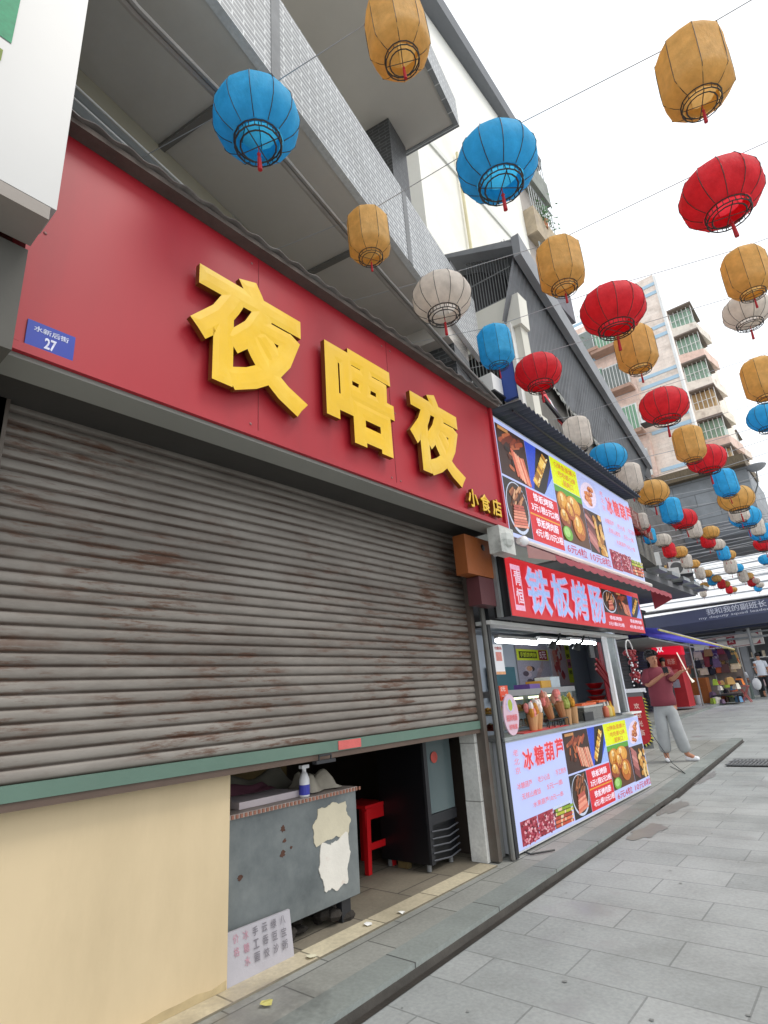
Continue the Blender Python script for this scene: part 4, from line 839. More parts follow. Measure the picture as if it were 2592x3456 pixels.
mb = MB()
for k in range(12): x = -3.41+k*.05; mb.tube([(x, 6.06, 4.65), (x, 6.06, 5.9)], .006, 5)
for z in (4.7, 5.3, 5.86): mb.tube([(-3.42, 6.055, z), (-2.82, 6.055, z)], .007, 5)
mb.build('window_bars', M_alu, B2)
Wy(-3.30, 5.3, -3.0, 5.34, 6.2, 6.21).build('window_sash', M_alu, B2)
Wy(-2.81, 4.95, -2.62, 5.5, 6.03, 6.09).build('blue_panel', mat('blue_board', '35509c', .6, .12, 4), B2)
Wy(-2.60, 4.6, -2.55, 6.0, 6.0, 6.098).build('drain_pipe', M_white, B2)
Wy(-2.95, 4.60, -2.55, 4.68, 5.86, 6.098).build('ledge', M_dirtywhite, B2)
# caged balcony
CG = mb = MB()
for k in range(16):
    x = -3.12+k*.042; zt = 7.4; mb.tube([(x, 6.1, 6.5-.004*k), (x+.01*k/16, 6.1, zt)], .007, 5)
for k in range(30):
    y = 6.15+k*.18; x = wx(y)+.12; mb.tube([(x, y, 6.55), (x, y, 7.1)], .007, 5)
for z in (6.5, 6.95, 7.38): mb.tube([(-3.15, 6.1, z), (-2.46, 6.1, z-.03)], .011, 5)
mb.build('balcony_cage', mat('grey_cage_steel', '8f9294', .5, .1, 5, metal=.4), B2)
MB().hexa([(-3.5, 6.12, 6.6), (-3.5, 16, 6.6), (wx(16)-.3, 16, 6.6), (-2.75, 6.5, 6.6)], [(-3.5, 6.12, 7.35), (-3.5, 16, 7.35), (wx(16)-.3, 16, 7.35), (-2.75, 6.5, 7.35)]).build('balcony_wall', mat('dark_balcony_wall', '4b4a4c', .9, .25, 3, dirt='2c2b2c'), B2)  # dark grey wall behind the cage bars
# long awning: top sheet, sloped skirt, end gable
def rib_sheet(f, nu, nv, name, m, parent): return sheetgrid(f, nu, nv, name, m, parent, False)
M_awn = mat('grey_corrugated_awning', '74767a', .65, .2, 2.5, bump=.3, dirt='3f4044', dirtamt=.6, stretch=(1, .4, 1)); M_awn2 = mat('pale_grey_awning_edge', '84868a', .6, .12, 2.5, bump=.2, dirt='55575b')
YA, YB = 5.9, 15.5
rib_sheet(lambda u, v: (ax(YA+(YB-YA)*u)-.04-.33*v+.010*math.sin(u*420), YA+(YB-YA)*u, 6.98-.98*v+.05*v*math.sin(u*57)*(v > .9)), 210, 3, 'awning_skirt', M_awn, B2)
MB().hexa([(-3.6, YA, 7.62), (-4.4, YB, 7.62), (ax(YB), YB, 7.0), (ax(YA), YA, 7.0)], [(-3.6, YA, 7.68), (-4.4, YB, 7.68), (ax(YB)+.02, YB, 7.1), (ax(YA)+.02, YA, 7.1)]).build('awning_sheet', M_awn2, B2)
MB().hexa([(ax(YA)-.05, YA-.04, 6.8), (ax(YB)-.05, YB, 6.8), (ax(YB)+.05, YB, 6.8), (ax(YA)+.05, YA-.04, 6.8)], [(ax(YA)-.05, YA-.04, 7.13), (ax(YB)-.05, YB, 7.13), (ax(YB)+.06, YB, 7.13), (ax(YA)+.06, YA-.04, 7.13)]).build('awning_gutter', M_awn2, B2)
MB().tube([(-3.15, 6.0, 7.46), (-2.3, 5.92, 7.12)], .03, 6).build('gable_rail', M_awn2, B2)
mb = MB(); rnd = random.Random(6)
for k in range(130):
    y = YA+.6+(YB-YA-.8)*k/130; x = ax(y)-.37; z = 6.0; r = rnd.uniform(.02, .06); mb.sheet([(x, y, z+.02), (x+rnd.uniform(-.03, .03), y+r, z-rnd.uniform(0, .05)), (x+rnd.uniform(-.02, .02), y+r*.5, z-rnd.uniform(.03, .13)), (x, y-.02, z-rnd.uniform(0, .06))])
mb.build('torn_fringe', mat('torn_pale_plastic', 'a9aaa5', .7, .15, 9), B2)
# street wall beneath the awning
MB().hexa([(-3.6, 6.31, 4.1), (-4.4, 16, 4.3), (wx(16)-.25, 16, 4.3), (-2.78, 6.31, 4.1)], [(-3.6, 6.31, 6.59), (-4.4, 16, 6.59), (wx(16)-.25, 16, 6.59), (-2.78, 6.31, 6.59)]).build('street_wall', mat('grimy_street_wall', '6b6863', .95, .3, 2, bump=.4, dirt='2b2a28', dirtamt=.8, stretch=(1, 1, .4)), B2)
mb = MB(); rnd = random.Random(8)
for k in range(46):
    y = 6.8+rnd.random()*7.5; z = 4.5+rnd.random()*1.4; x = wx(y)-.02+rnd.uniform(0, .12); l = rnd.uniform(.1, .45); mb.tube([(x, y, z), (x+.02, y+rnd.uniform(-.05, .05), z-l)], .008, 4)
mb.build('hanging_cable', mat('pale_dangling_cable', '8b8984', .7, .2, 6), B2)
# red-brown fascia with cut-out pattern and clutter under the wall
FA = thing('pink_fascia', 'row of brown red fascia panels with pale outlined pattern running above the dark metal awning', 'fascia', (-2.55, 9, 4.3))
mb = MB()
for k in range(11):
    y = 7.0+k*.62; MB().box(wx(y)+.02, y, 4.36+.016*k, wx(y)+.06, y+.56, 4.74+.016*k).build('panel', mat('brown_red_board', '7d4038', .7, .15, 5, dirt='4c2f2a'), FA)
    x = wx(y)+.064; z = 4.40+.016*k
    for a in (0, .28): mb.tube([(x, y+.04+a, z), (x, y+.04+a, z+.28), (x, y+.22+a, z+.28), (x, y+.22+a, z+.14), (x, y+.1+a, z+.14)], .009, 4)
mb.build('outline_pattern', mat('pale_pink_line', 'cfb2aa', .6, .1, 5), FA)
tag(MB().prism([(-2.55, 6.4, 4.78), (-2.55, 6.95, 4.60), (-2.42, 6.95, 4.22), (-2.42, 6.4, 4.22)], (.03, 0, 0)).build('blank_board', mat('pale_blue_board', 'c3cfd8', .5, .05, 2, bump=0), base=(-2.5, 6.7, 4.2)), 'pale blue tilted board above the dark metal awning', 'board')
BB = thing('balcony_banner', 'torn red and white banners stuffed behind the black rail under the long awning', 'banner', (-2.5, 7, 5))
cols = ['c8303a', 'd8d4da', '5a4a6c', 'c83c40', 'a83238', 'd0ccd0', '6a2a30']; rnd = random.Random(2)
for k in range(8):
    y = 6.45+k*.2; z = 5.28-.055*k; c = cols[k % 7]; MB().prism([(-2.52-.1*(y-6.4), y, z), (-2.52-.1*(y-6.4), y+.24, z-.05), (-2.47-.1*(y-6.4), y+.26, z-.26), (-2.47-.1*(y-6.4), y-.02, z-.22)], (.01+.003*k, 0, 0)).build('banner_piece', mat('banner'+c, c, .7, .2, 9), BB)
MB().tube([(-2.44, 6.4, 4.98), (-2.62, 8.2, 4.86)], .03, 6).build('rail', M_dark, BB)
def aircon(x, y, z, lab, rot=0, s=1.):
    T = Matrix.Translation((x, y, z)) @ Matrix.Rotation(rot, 4, 'Z') @ Matrix.Scale(s, 4)
    t = thing('air_conditioner', lab, 'air conditioner', (x, y, z)); MB(T).box(-.18, -.13, 0, .18, .13, .25).build('casing', M_white, t)
    m_ = MB(T)
    for r in (.04, .07, .1): m_.tube([(-.05+r*math.cos(a), -.135, .125+r*math.sin(a)) for a in [2*PI*k/14 for k in range(15)]], .006, 4, False)
    m_.prism([(-.05+.108*math.cos(a), -.131, .125+.108*math.sin(a)) for a in [2*PI*k/16 for k in range(16)]], (0, -.002, 0)); m_.build('fan_grille', mat('ac_grille', '6c6e6e', .5, .1, 3), t)
    MB(T).box(-.2, -.14, -.03, .2, .14, -.005).build('bracket', M_dark, t)
aircon(-2.98, 5.88, 5.0, 'white air conditioner on the caged wall left of the blue panel')

# ------------------------------------------------------------------ tall pale building behind
B3 = thing('pale_tower', 'tall pale blank sided tower behind the overhanging balcony', 'building', (-6, 9, 0))
MB().box(-13, 6.6, 4, -4.0, 11.35, 15.95).build('tower_wall', M_whitewall, B3)
MB().hexa([(-13, 4.6, 15.96), (-13, 13.2, 15.96), (-3.86, 13.2, 15.96), (-3.58, 4.6, 15.96)], [(-13, 4.6, 16.3), (-13, 13.2, 16.3), (-3.82, 13.2, 16.3), (-3.54, 4.6, 16.3)]).build('roof_eave', mat('grey_eave', '74777c', .8, .1, 1), B3)
mb = MB()
for z in (8.6, 11.4): mb.box(-3.998, 6.7, z, -3.965, 11.3, z+.14)
mb.build('string_course', mat('faint_grey_band', 'dcddd8', .8, .05, 1), B3)
MB().tube([(-3.93, 8.0, 7), (-3.93, 8.0, 12)], .03, 6).build('wall_pipe', mat('yellowed_pipe', 'd8cfa8', .6, .1, 2), B3)
cols = ['8c7e86', 'a99a92', '6c6a72', 'b5a58c', '8a8f88', '9b8d8d']
for k in range(5):
    z = 6.4+k*1.95; y = 11.36
    MB().box(-5.5, y, z, -3.72, 12.9, z+.8).build('balcony', mat('tower_balcony'+cols[k], cols[k], .8, .2, 3, dirt='55525a'), B3)
    mb = MB()
    for j in range(10): mb.tube([(-3.75, y+j*.16, z+.8), (-3.75, y+j*.16, z+1.6)], .012, 4)
    MB().box(-5.5, 11.36, z+.81, -4.0, 12.7, z+1.94).build('balcony_room', mat('balcony_room', 'b3aba4', .8, .2, 2), B3); mb.tube([(-3.75, y, z+1.6), (-3.75, 12.85, z+1.6)], .02, 4); mb.build('balcony_bars', M_alu, B3)
rnd = random.Random(11)
for i, (z, c) in enumerate(((13.2, '6a9068'), (9.1, '5f8450'))):
    mb = MB()
    for k in range(260):
        x, y, zz = -3.75+rnd.gauss(0, .12), 12.1+rnd.gauss(0, .25), z+rnd.gauss(0, .22); r = .05; d = Vector((rnd.uniform(-1, 1), rnd.uniform(-1, 1), rnd.uniform(-.5, 1))).normalized()*r; e = Vector((rnd.uniform(-1, 1), rnd.uniform(-1, 1), rnd.uniform(-1, 1))).normalized()*r*.5
        p_ = Vector((x, y, zz)); mb.sheet([p_-d, p_+e, p_+d, p_-e])
    tp = thing('balcony_plant', ('bushy green plant on an upper balcony of the pale tower', 'small green plant on a lower balcony of the pale tower')[i], 'plant', (-3.8, 12.1, z)); mb.build('foliage', mat('leaf'+c, c, .6, .3, 5), tp); MB().lathe([(.12, -.35), (.15, -.1)], (-3.8, 12.1, z), 8, True).build('pot', M_wood, tp)

# ------------------------------------------------------------------ pink and cream tower blocks down the street, haze put into paler paints
M_pink = brickmat('hazed_pink_tiles', 'ecd2c4', 'e6c8b9', 'dcc0b2', .5, .25, .012, 'side', 0, .7, .1); M_pinkside = brickmat('hazed_beige_tiles', 'f0e2d6', 'ebdacd', 'e2d1c4', .5, .25, .012, 'side', 0, .7, .1)
T4 = Matrix.Translation((0, 0, -.93)) @ Matrix.Scale(1.667, 4)
B4 = thing('pink_tower', 'pink tiled apartment tower with light blue stripes beyond the long awning', 'building', (-12, 42, 0))
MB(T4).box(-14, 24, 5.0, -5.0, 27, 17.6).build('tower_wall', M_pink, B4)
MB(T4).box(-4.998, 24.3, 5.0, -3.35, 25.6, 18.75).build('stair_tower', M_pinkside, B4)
mb = MB(T4); mb2 = MB(T4)
for k in range(6):
    z = 7.0+k*2.15; mb.box(-4.9, 24.27, z, -3.32, 24.299, z+.16); mb.box(-4.9, 24.27, z+.45, -3.32, 24.299, z+.6); mb.box(-13, 23.97, z, -5.3, 23.998, z+.14)
mb.build('blue_stripe', mat('pale_blue_tile', 'aac6d8', .5, .05, 3, bump=0), B4)
MB(T4).box(-3.34, 24.2, 5, -3.24, 24.6, 18.6).build('white_pilaster', M_white, B4)
for r_ in range(5):
    for cc, (x0, w_) in enumerate(((-9.2, 1.2), (-7.3, 1.1))):
        z = 7.5+r_*2.15
        f = MB(T4).box(x0, 23.9, z, x0+w_, 23.97, z+1.15).build('window', mat('window_frame_white', 'd8dad6', .5), B4)
        MB(T4).box(x0+.06, 23.88, z+.06, x0+w_-.06, 23.9, z+1.09).build('pane', mat(('greenish_glass', 'grey_glass')[(r_+cc) % 2], ('7fa88c', '7c8480')[(r_+cc) % 2], .2, .2, 3, bump=0), f)
        mb = MB(T4); mb.box(x0-.15, 23.3, z-.35, x0+w_+.15, 23.97, z-.2)
        mb.build('window_ledge', mat('brown_ledge', 'b08e7c', .8, .15, 3, dirt='6d5c52'), B4)
        if (r_+cc) % 2 == 0: MB(T4).box(x0+.1, 23.35, z-.2, x0+.7, 23.8, z+.25).build('window_unit', M_white, B4)
    for cc in range(1):
        z = 7.3+r_*2.15
        f = MB(T4).box(-6.3, 23.9, z, -5.15, 23.97, z+1.25).build('window', mat('window_frame_white', ''), B4)
        MB(T4).box(-6.25, 23.88, z+.06, -5.2, 23.9, z+1.19).build('pane', mat(('greenish_glass', 'grey_glass')[r_ % 2], ''), f)
        MB(T4).box(-6.4, 23.35, z-.3, -5.05, 23.97, z-.15).build('window_ledge', mat('brown_ledge', ''), B4)
        m_ = MB(T4)
        for j in range(9): m_.tube([(-6.3+j*.14, 23.8, z-.14), (-6.3+j*.14, 23.8, z+1.2)], .014, 4)
        m_.build('window_bars', M_white, B4)
T5 = Matrix.Translation((0, 0, -.84)) @ Matrix.Scale(1.6, 4)
def balcony_tower(name, lab, x0, y0, zb, zt, n, cols, seed, w_=1.1, dy=1.6):
    t = thing(name, lab, 'building', (1.6*x0-5, 1.6*y0+3, 0)); MB(T5).box(x0-8, y0, 0, x0-.35, y0+dy+6, zt).build('tower_wall', mat('tower'+cols[0], cols[0], .85, .08, .6, dirt='b59c86', dirtamt=.5), t); rnd = random.Random(seed); h = (zt-zb)/n
    for k in range(n):
        z = zb+k*h; c = cols[(k+1) % len(cols)]
        MB(T5).hexa([(x0-1.3, y0-.9, z), (x0-1.3, y0+dy, z), (x0+w_*.3, y0+dy, z), (x0, y0-.6, z)], [(x0-1.3, y0-.9, z+h*.32), (x0-1.3, y0+dy, z+h*.32), (x0+w_*.3, y0+dy, z+h*.32), (x0, y0-.6, z+h*.32)]).build('balcony', mat('bal'+c, c, .8, .12, 2, dirt='8f7868', dirtamt=.6), t)
        MB(T5).box(x0-1.2, y0-.5, z+h*.33, x0-.15, y0+dy-.2, z+h*.93).build('glazing', mat(('dark_balcony_glass', 'tan_balcony_screen', 'green_balcony_glass')[rnd.randrange(3)], ('5c5a58', 'a58a66', '5a7c66')[0], .4, .3, 3), t)
        m_ = MB(T5)
        for j in range(6): m_.tube([(x0-1.2+j*.23, y0-.62, z+h*.32), (x0-1.2+j*.23, y0-.62, z+h*.95)], .02, 4)
        m_.tube([(x0-1.25, y0-.62, z+h*.62), (x0-.05, y0-.62, z+h*.62)], .02, 4); m_.build('balcony_bars', M_white, t)
        MB(T5).box(x0-1.35, y0-.95, z+h*.95, x0+.05, y0+dy, z+h*.995).build('balcony_roof', mat('balcony_roof', '7c7068', .8, .2, 2), t)
mat('tan_balcony_screen', 'b09468', .6, .2, 3); mat('green_balcony_glass', '8aa894', .3, .2, 3)  # screen, glass and tower paints lightened to carry the haze
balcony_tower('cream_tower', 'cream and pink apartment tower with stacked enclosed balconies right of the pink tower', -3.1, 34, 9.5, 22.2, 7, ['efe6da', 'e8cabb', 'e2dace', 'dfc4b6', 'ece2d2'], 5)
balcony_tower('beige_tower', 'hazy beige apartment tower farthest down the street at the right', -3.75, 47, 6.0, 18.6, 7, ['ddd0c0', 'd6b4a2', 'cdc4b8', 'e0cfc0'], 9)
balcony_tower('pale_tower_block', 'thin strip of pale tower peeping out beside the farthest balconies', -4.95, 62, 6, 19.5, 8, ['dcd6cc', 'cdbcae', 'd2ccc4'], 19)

HR = thing('added_white_hall', 'added low hall whose white sheet roof, sloped to look bright, fills the gap above the dark banner', 'building', (-2, 40, 0))
MB().hexa([(-11, 36, 4.75), (8, 36, 4.75), (8, 39.7, 10.8), (-11, 39.7, 10.8)], [(-11, 36, 4.85), (8, 36, 4.85), (8, 39.7, 10.9), (-11, 39.7, 10.9)]).build('roof', mat('bright_white_sheet', 'fafafa', .5, .02, .5, bump=0), HR)  # added hall for a translucent canopy; roof slope catches skylight to read white
MB().box(-10.8, 36.5, .4, 7.8, 39.6, 4.74).build('hall_wall', mat('grey_market_wall', '6c6e72', .8, .2, 1.2), HR)
mb = MB()
for k in range(1, 14): y = 36+k*.26; z = 4.87+(y-36)*1.635; mb.box(-11, y, z, 8, y+.05, z+.06)
mb.build('roof_batten', mat('pale_batten', 'a9adb4', .6), HR)
# grey clad block bridging beyond
M_clad = brickmat('grey_cladding', '8d9297', '84898e', '6c7074', 1.6, .55, .02, 'side', 0, .6, .3)
B5 = thing('grey_clad_block', 'grey panel clad block hanging over the end of the street', 'building', (-3, 28, 6.6))
MB().box(-6.3, 26, 7.35, -2.15, 31, 9.45).build('cladding', M_clad, B5)
MB().box(-6.4, 25.8, 6.75, -2.1, 31, 7.34).build('dark_fascia', mat('dark_grey_fascia', '6b6f75', .7, .1, 1), B5)
MB().box(-6.3, 25.6, 9.45, -2.1, 29, 9.9).build('brown_grille', mat('rusty_grille', '6a5d4a', .8, .35, 6, stretch=(6, 1, 1)), B5)
# left building over the far shutters
B6 = thing('cluttered_facade', 'dark cluttered facade with brick patch and wall units left of the far lanterns', 'building', (-6, 18, 3.9))
MB().box(-8.5, 16, 4.6, -4.9, 25.5, 7.3).build('wall', mat('grimy_grey_wall', '5a5858', .9, .3, 2, bump=.3, dirt='3a3836', dirtamt=.7), B6)
MB().box(-4.899, 16.1, 5.0, -4.86, 19.5, 6.9).build('brick_patch', brickmat('old_brick', '7a4a3c', '6a4238', '4b3a34', .25, .09, .01, 'wall', 0, .9, .5, stain='4a4442'), B6)
MB().box(-8.5, 12.9, 4.12, -4.3, 22, 4.3).build('canopy_slab', mat('grey_ledge', '77777a', .8, .15, 2), B6)
for k in range(5): MB().box(-4.3, 16.5+k*1.3, 4.31, -3.95, 17.3+k*1.3, 4.42).build('ledge_box', M_alu, B6)
aircon(-4.35, 17.2, 4.5, 'first white outdoor unit on the grey ledge beyond the stall', R(20), 1.6)
aircon(-4.45, 19.4, 4.3, 'second white outdoor unit on the grey ledge beyond the stall', R(20), 1.8)
aircon(-4.40, 20.9, 4.75, 'third white outdoor unit on top of the second, beside the bright sky gap', R(20), 1.8)

# ------------------------------------------------------------------ lanterns
SEQ = None
LAN = [(-1.86, 1.4, 4.5, 0.43, 'r', 'blue'), (-1.01, 1.6, 4.5, 0.27, 'l', 'yellow'), (-1.96, 2.44, 4.5, 0.27, 'l', 'yellow'), (-1.01, 2.58, 4.5, 0.45, 'r', 'blue'), (0.05, 2.85, 4.5, 0.34, 'l', 'yellow'), (-1.97, 3.35, 4.5, 0.44, 'r', 'white'), (-1.1, 3.71, 4.5, 0.31, 'l', 'yellow'), (-0.01, 3.86, 4.5, 0.5, 'r', 'red'), (-2.0, 4.28, 4.5, 0.29, 'l', 'blue'), (-0.99, 4.56, 4.5, 0.49, 'r', 'red'), (-0.02, 4.9, 4.5, 0.32, 'l', 'yellow'), (-1.92, 5.01, 4.5, 0.43, 'r', 'red'), (-1.04, 5.34, 4.5, 0.33, 'l', 'yellow'), (-0.11, 5.49, 4.5, 0.38, 'r', 'white'), (-2.22, 6.76, 4.5, 0.33, 'l', 'white'), (-1.18, 6.84, 4.5, 0.52, 'r', 'red'), (-0.2, 7.03, 4.5, 0.36, 'l', 'yellow'), (-2.24, 7.9, 4.5, 0.51, 'r', 'blue'), (-0.3, 8.26, 4.51, 0.45, 'r', 'blue'), (-1.26, 8.38, 4.52, 0.38, 'l', 'yellow'), (-2.33, 9.17, 4.55, 0.37, 'l', 'white'), (-1.23, 9.35, 4.56, 0.53, 'r', 'red'), (-2.34, 10.46, 4.61, 0.55, 'r', 'yellow'), (-1.28, 11.12, 4.64, 0.37, 'l', 'blue'), (-2.47, 12.26, 4.69, 0.4, 'l', 'blue'), (-3.16, 12.63, 4.71, 0.27, 'l', 'white'), (-1.35, 12.64, 4.71, 0.62, 'r', 'yellow'), (-3.4, 13.35, 4.74, 0.42, 'r', 'red'), (-2.5, 13.41, 4.74, 0.54, 'r', 'red'), (-3.52, 14.48, 4.79, 0.29, 'l', 'blue'), (-1.5, 14.73, 4.8, 0.61, 'r', 'blue'), (-2.6, 14.87, 4.81, 0.33, 'l', 'white'), (-2.42, 15.8, 4.85, 0.4, 'r', 'yellow'), (-1.51, 13.9, 4.76, 0.36, 'l', 'white'), (-3.47, 15.43, 4.83, 0.42, 'r', 'white'), (-1.48, 16.43, 4.88, 0.32, 'l', 'white'), (-2.68, 16.79, 4.9, 0.35, 'l', 'red'), (-3.77, 17.27, 4.92, 0.33, 'l', 'red'), (-4.59, 17.33, 4.92, 0.28, 'l', 'white'), (-1.49, 17.43, 4.92, 0.6, 'r', 'blue'), (-3.66, 17.98, 4.95, 0.43, 'r', 'yellow'), (-2.67, 18.0, 4.95, 0.39, 'r', 'white'), (-4.61, 18.2, 4.96, 0.4, 'r', 'blue'), (-1.73, 19.69, 5.03, 0.54, 'r', 'red'), (-2.86, 19.99, 5.04, 0.34, 'l', 'blue'), (-3.98, 20.21, 5.05, 0.34, 'l', 'white'), (-4.95, 20.33, 5.05, 0.36, 'l', 'red'), (-2.81, 20.64, 5.07, 0.37, 'r', 'yellow'), (-3.97, 21.21, 5.09, 0.36, 'r', 'yellow'), (-4.94, 21.35, 5.1, 0.39, 'r', 'yellow'), (-5.17, 23.18, 5.18, 0.32, 'l', 'blue'), (-2.16, 23.58, 5.2, 0.45, 'r', 'blue'), (-3.29, 23.75, 5.21, 0.4, 'l', 'white'), (-5.14, 24.22, 5.23, 0.41, 'r', 'white'), (-4.41, 24.23, 5.23, 0.35, 'l', 'white'), (-3.22, 24.7, 5.25, 0.41, 'r', 'blue'), (-4.29, 24.83, 5.26, 0.37, 'r', 'yellow'), (-5.45, 26.39, 5.33, 0.33, 'l', 'red'), (-5.4, 27.35, 5.37, 0.36, 'r', 'blue'), (-4.41, 27.37, 5.37, 0.37, 'r', 'yellow'), (-4.63, 27.54, 5.38, 0.36, 'l', 'blue'), (-3.54, 28.08, 5.4, 0.38, 'l', 'white'), (-3.39, 28.48, 5.42, 0.38, 'r', 'yellow'), (-5.32, 29.54, 5.47, 0.38, 'r', 'yellow'), (-5.8, 30.0, 5.49, 0.32, 'l', 'white'), (-4.73, 30.13, 5.5, 0.33, 'l', 'red'), (-4.6, 30.52, 5.51, 0.36, 'r', 'yellow'), (-3.68, 31.4, 5.55, 0.34, 'l', 'red'), (-3.53, 31.41, 5.55, 0.38, 'r', 'white'), (-6.19, 33.5, 5.65, 0.32, 'l', 'white'), (-5.05, 33.99, 5.67, 0.31, 'l', 'red'), (-3.66, 34.01, 5.67, 0.35, 'r', 'white'), (-4.91, 34.43, 5.69, 0.34, 'r', 'yellow'), (-3.93, 35.28, 5.73, 0.34, 'l', 'blue'), (-4.16, 38.12, 5.86, 0.34, 'r', 'red')]
def lantern_proto(kind, col):
    # unit lantern one unit wide, centred on the origin
    t = bpy.data.objects.new(('round_lantern', 'tall_lantern')[kind == 'l'], None); C.objects.link(t); t['_w'] = [0, 0, 0]; t.empty_display_size = .2
    n = 12 if kind == 'r' else 8
    if kind == 'r': prof = [(.24, .33), (.31, .325), (.42, .24), (.485, .12), (.5, 0), (.475, -.12), (.40, -.23), (.29, -.31)]; rr, zb = .27, -.31
    else: prof = [(.26, .60), (.36, .585), (.49, .44), (.5, .2), (.5, -.2), (.49, -.42), (.36, -.56), (.29, -.6)]; rr, zb = .28, -.60
    mb = MB(); fine = []
    for i in range(len(prof)-1):
        p0, p1, p2, p3 = prof[max(i-1, 0)], prof[i], prof[i+1], prof[min(i+2, len(prof)-1)]
        for q in range(3):
            t_ = q/3; fine.append(tuple(.5*((2*b_)+(-a_+c_)*t_+(2*a_-5*b_+4*c_-d_)*t_*t_+(-a_+3*b_-3*c_+d_)*t_**3) for a_, b_, c_, d_ in zip(p0, p1, p2, p3)))
    fine.append(prof[-1])
    for k in range(n):
        a0, a1 = 2*PI*(k+.5)/n, 2*PI*(k+1.5)/n; am = (a0+a1)/2; vv = []
        for r, z in fine:
            rm = r*(math.cos(PI/n)+(1-math.cos(PI/n))*.45); vv += [(r*math.cos(a0), r*math.sin(a0), z), (rm*math.cos(am), rm*math.sin(am), z), (r*math.cos(a1), r*math.sin(a1), z)]
        mb.add(vv, [(i*3+j, i*3+j+1, i*3+j+4, i*3+j+3) for i in range(len(fine)-1) for j in range(2)])
    mb.sheet([(prof[0][0]*math.cos(2*PI*(k+.5)/n), prof[0][0]*math.sin(2*PI*(k+.5)/n), prof[0][1]-.001) for k in range(n)])
    mb.lathe([(rr*.93, zb-.002), (rr*.9, zb+.16)], (0, 0, 0), n, ph=.5); mb.build('shade', LC[col], t, smooth=True)
    mb = MB()
    for k in range(n):
        a = 2*PI*(k+.5)/n; mb.tube([((r+.006)*math.cos(a), (r+.006)*math.sin(a), z) for r, z in prof], .0055, 4, False)
    mb.build('rib', M_wire, t)
    mb = MB(); ring = lambda r, z: mb.tube([(r*math.cos(2*PI*k/16), r*math.sin(2*PI*k/16), z) for k in range(17)], .011, 4, False)
    ring(rr, zb); ring(rr*.98, zb-.075); ring(rr*.75, zb-.078); 
    for k in range(24 if kind == 'r' else 16):
        a = 2*PI*k/(24 if kind == 'r' else 16); mb.tube([(rr*math.cos(a), rr*math.sin(a), zb), (rr*.98*math.cos(a), rr*.98*math.sin(a), zb-.075)], .006, 3, False)
    for k in range(2): a = PI/2*k+.4; mb.tube([(rr*math.cos(a), rr*math.sin(a), zb-.076), (-rr*math.cos(a), -rr*math.sin(a), zb-.076)], .007, 4)
    mb2 = MB(); mb2.tube([(.2*math.cos(2*PI*k/16), .2*math.sin(2*PI*k/16), prof[0][1]+.02) for k in range(17)], .011, 4, False); mb2.tube([(0, 0, prof[0][1]), (0, 0, prof[0][1]+.16)], .006, 4); mb2.build('top_ring', M_wire, t); mb.build('base_ring', M_wire, t)
    mb = MB(); mb.tube([(0, 0, zb-.07), (0, 0, zb-.18)], .006, 4); mb.ball((0, 0, zb-.19), .025, n=6); mb.tube([(0, 0, zb-.2), (0, 0, zb-.25), (0, 0, zb-.42)], [.012, .022, .028], 6); mb.build('tassel', M_tassel, t)
    return t
PROTO = {}; cnt = {}; COLN = [(-.3, 'right line over mid street'), (-1.4, 'middle line over the kerb'), (-2.35, 'left line along the shop fronts'), (-3.4, 'line hugging the far facade'), (-9, 'outermost line beyond the stall')]
ORD = ['nearest', 'second', 'third', 'fourth', 'fifth', 'sixth', 'seventh', 'eighth', 'ninth', 'tenth']
for (x, y, z, W, k, c) in sorted(LAN, key=lambda q: q[1]):
    W *= (1.02 if x > -.5 else 1.11) if y < 6 else 1.05
    adj = x+.045*y; line = next(nm for lim, nm in COLN if adj > lim); i = cnt.get((k, c, line), 0); cnt[(k, c, line)] = i+1
    shape = 'round' if k == 'r' else 'tall'; colr = {'yellow': 'amber'}.get(c, c)
    lab = f'{colr} {shape} paper lantern, {ORD[i]} of its kind in the {line}'
    if (k, c) not in PROTO: PROTO[(k, c)] = o = lantern_proto(k, c); o.location = (x, y, z); o.scale = (W, W, W)
    else: o = copy_tree(PROTO[(k, c)], (x, y, z), None, (W, W, W))
    rnd = random.Random(int(x*90+y*71)); o.rotation_euler = (rnd.uniform(-.05, .05), rnd.uniform(-.06, .06), rnd.uniform(0, 6.28))
    tag(o, lab, 'lantern', 'lanterns strung over the street')
# strings carrying them
rows = []
for q in sorted(LAN, key=lambda q: q[1]):
    for r_ in rows:
        if abs(r_[-1][1]-q[1]) < .55 and all(abs(p[0]-q[0]) > .4 for p in r_) and len(r_) < 4: r_.append(q); break
    else: rows.append([q])
M_str = M_thinwire
for i, r_ in enumerate(rows):
    r_ = sorted(r_, key=lambda q: q[0]); tops = [(q[0], q[1], q[2]+(.5 if q[4] == 'r' else .78)*q[3]) for q in r_]
    if len(tops) == 1: sl = (0, 0)
    a = tops[0]; b = tops[-1]; s_ = (b[1]-a[1])/(b[0]-a[0]) if len(tops) > 1 else 0
    s_ = max(-.4, min(.4, s_)); xl = -3.2-.045*a[1]*1.5 if a[1] > 10 else -2.9
    pts = [(xl, a[1]+s_*(xl-a[0]), a[2]+.12)]+tops+[(4.5, b[1]+s_*(4.5-b[0]), b[2]+.35)]
    t = MB().tube(pts, (.003 if a[1] < 8 else .005) if a[1] < 14 else .008, 5).build('lantern_string', M_str, base=tops[0])
    tag(t, 'thin grey wire slung across the street carrying lanterns', 'wire', 'wires carrying the lanterns')
random.seed(4)
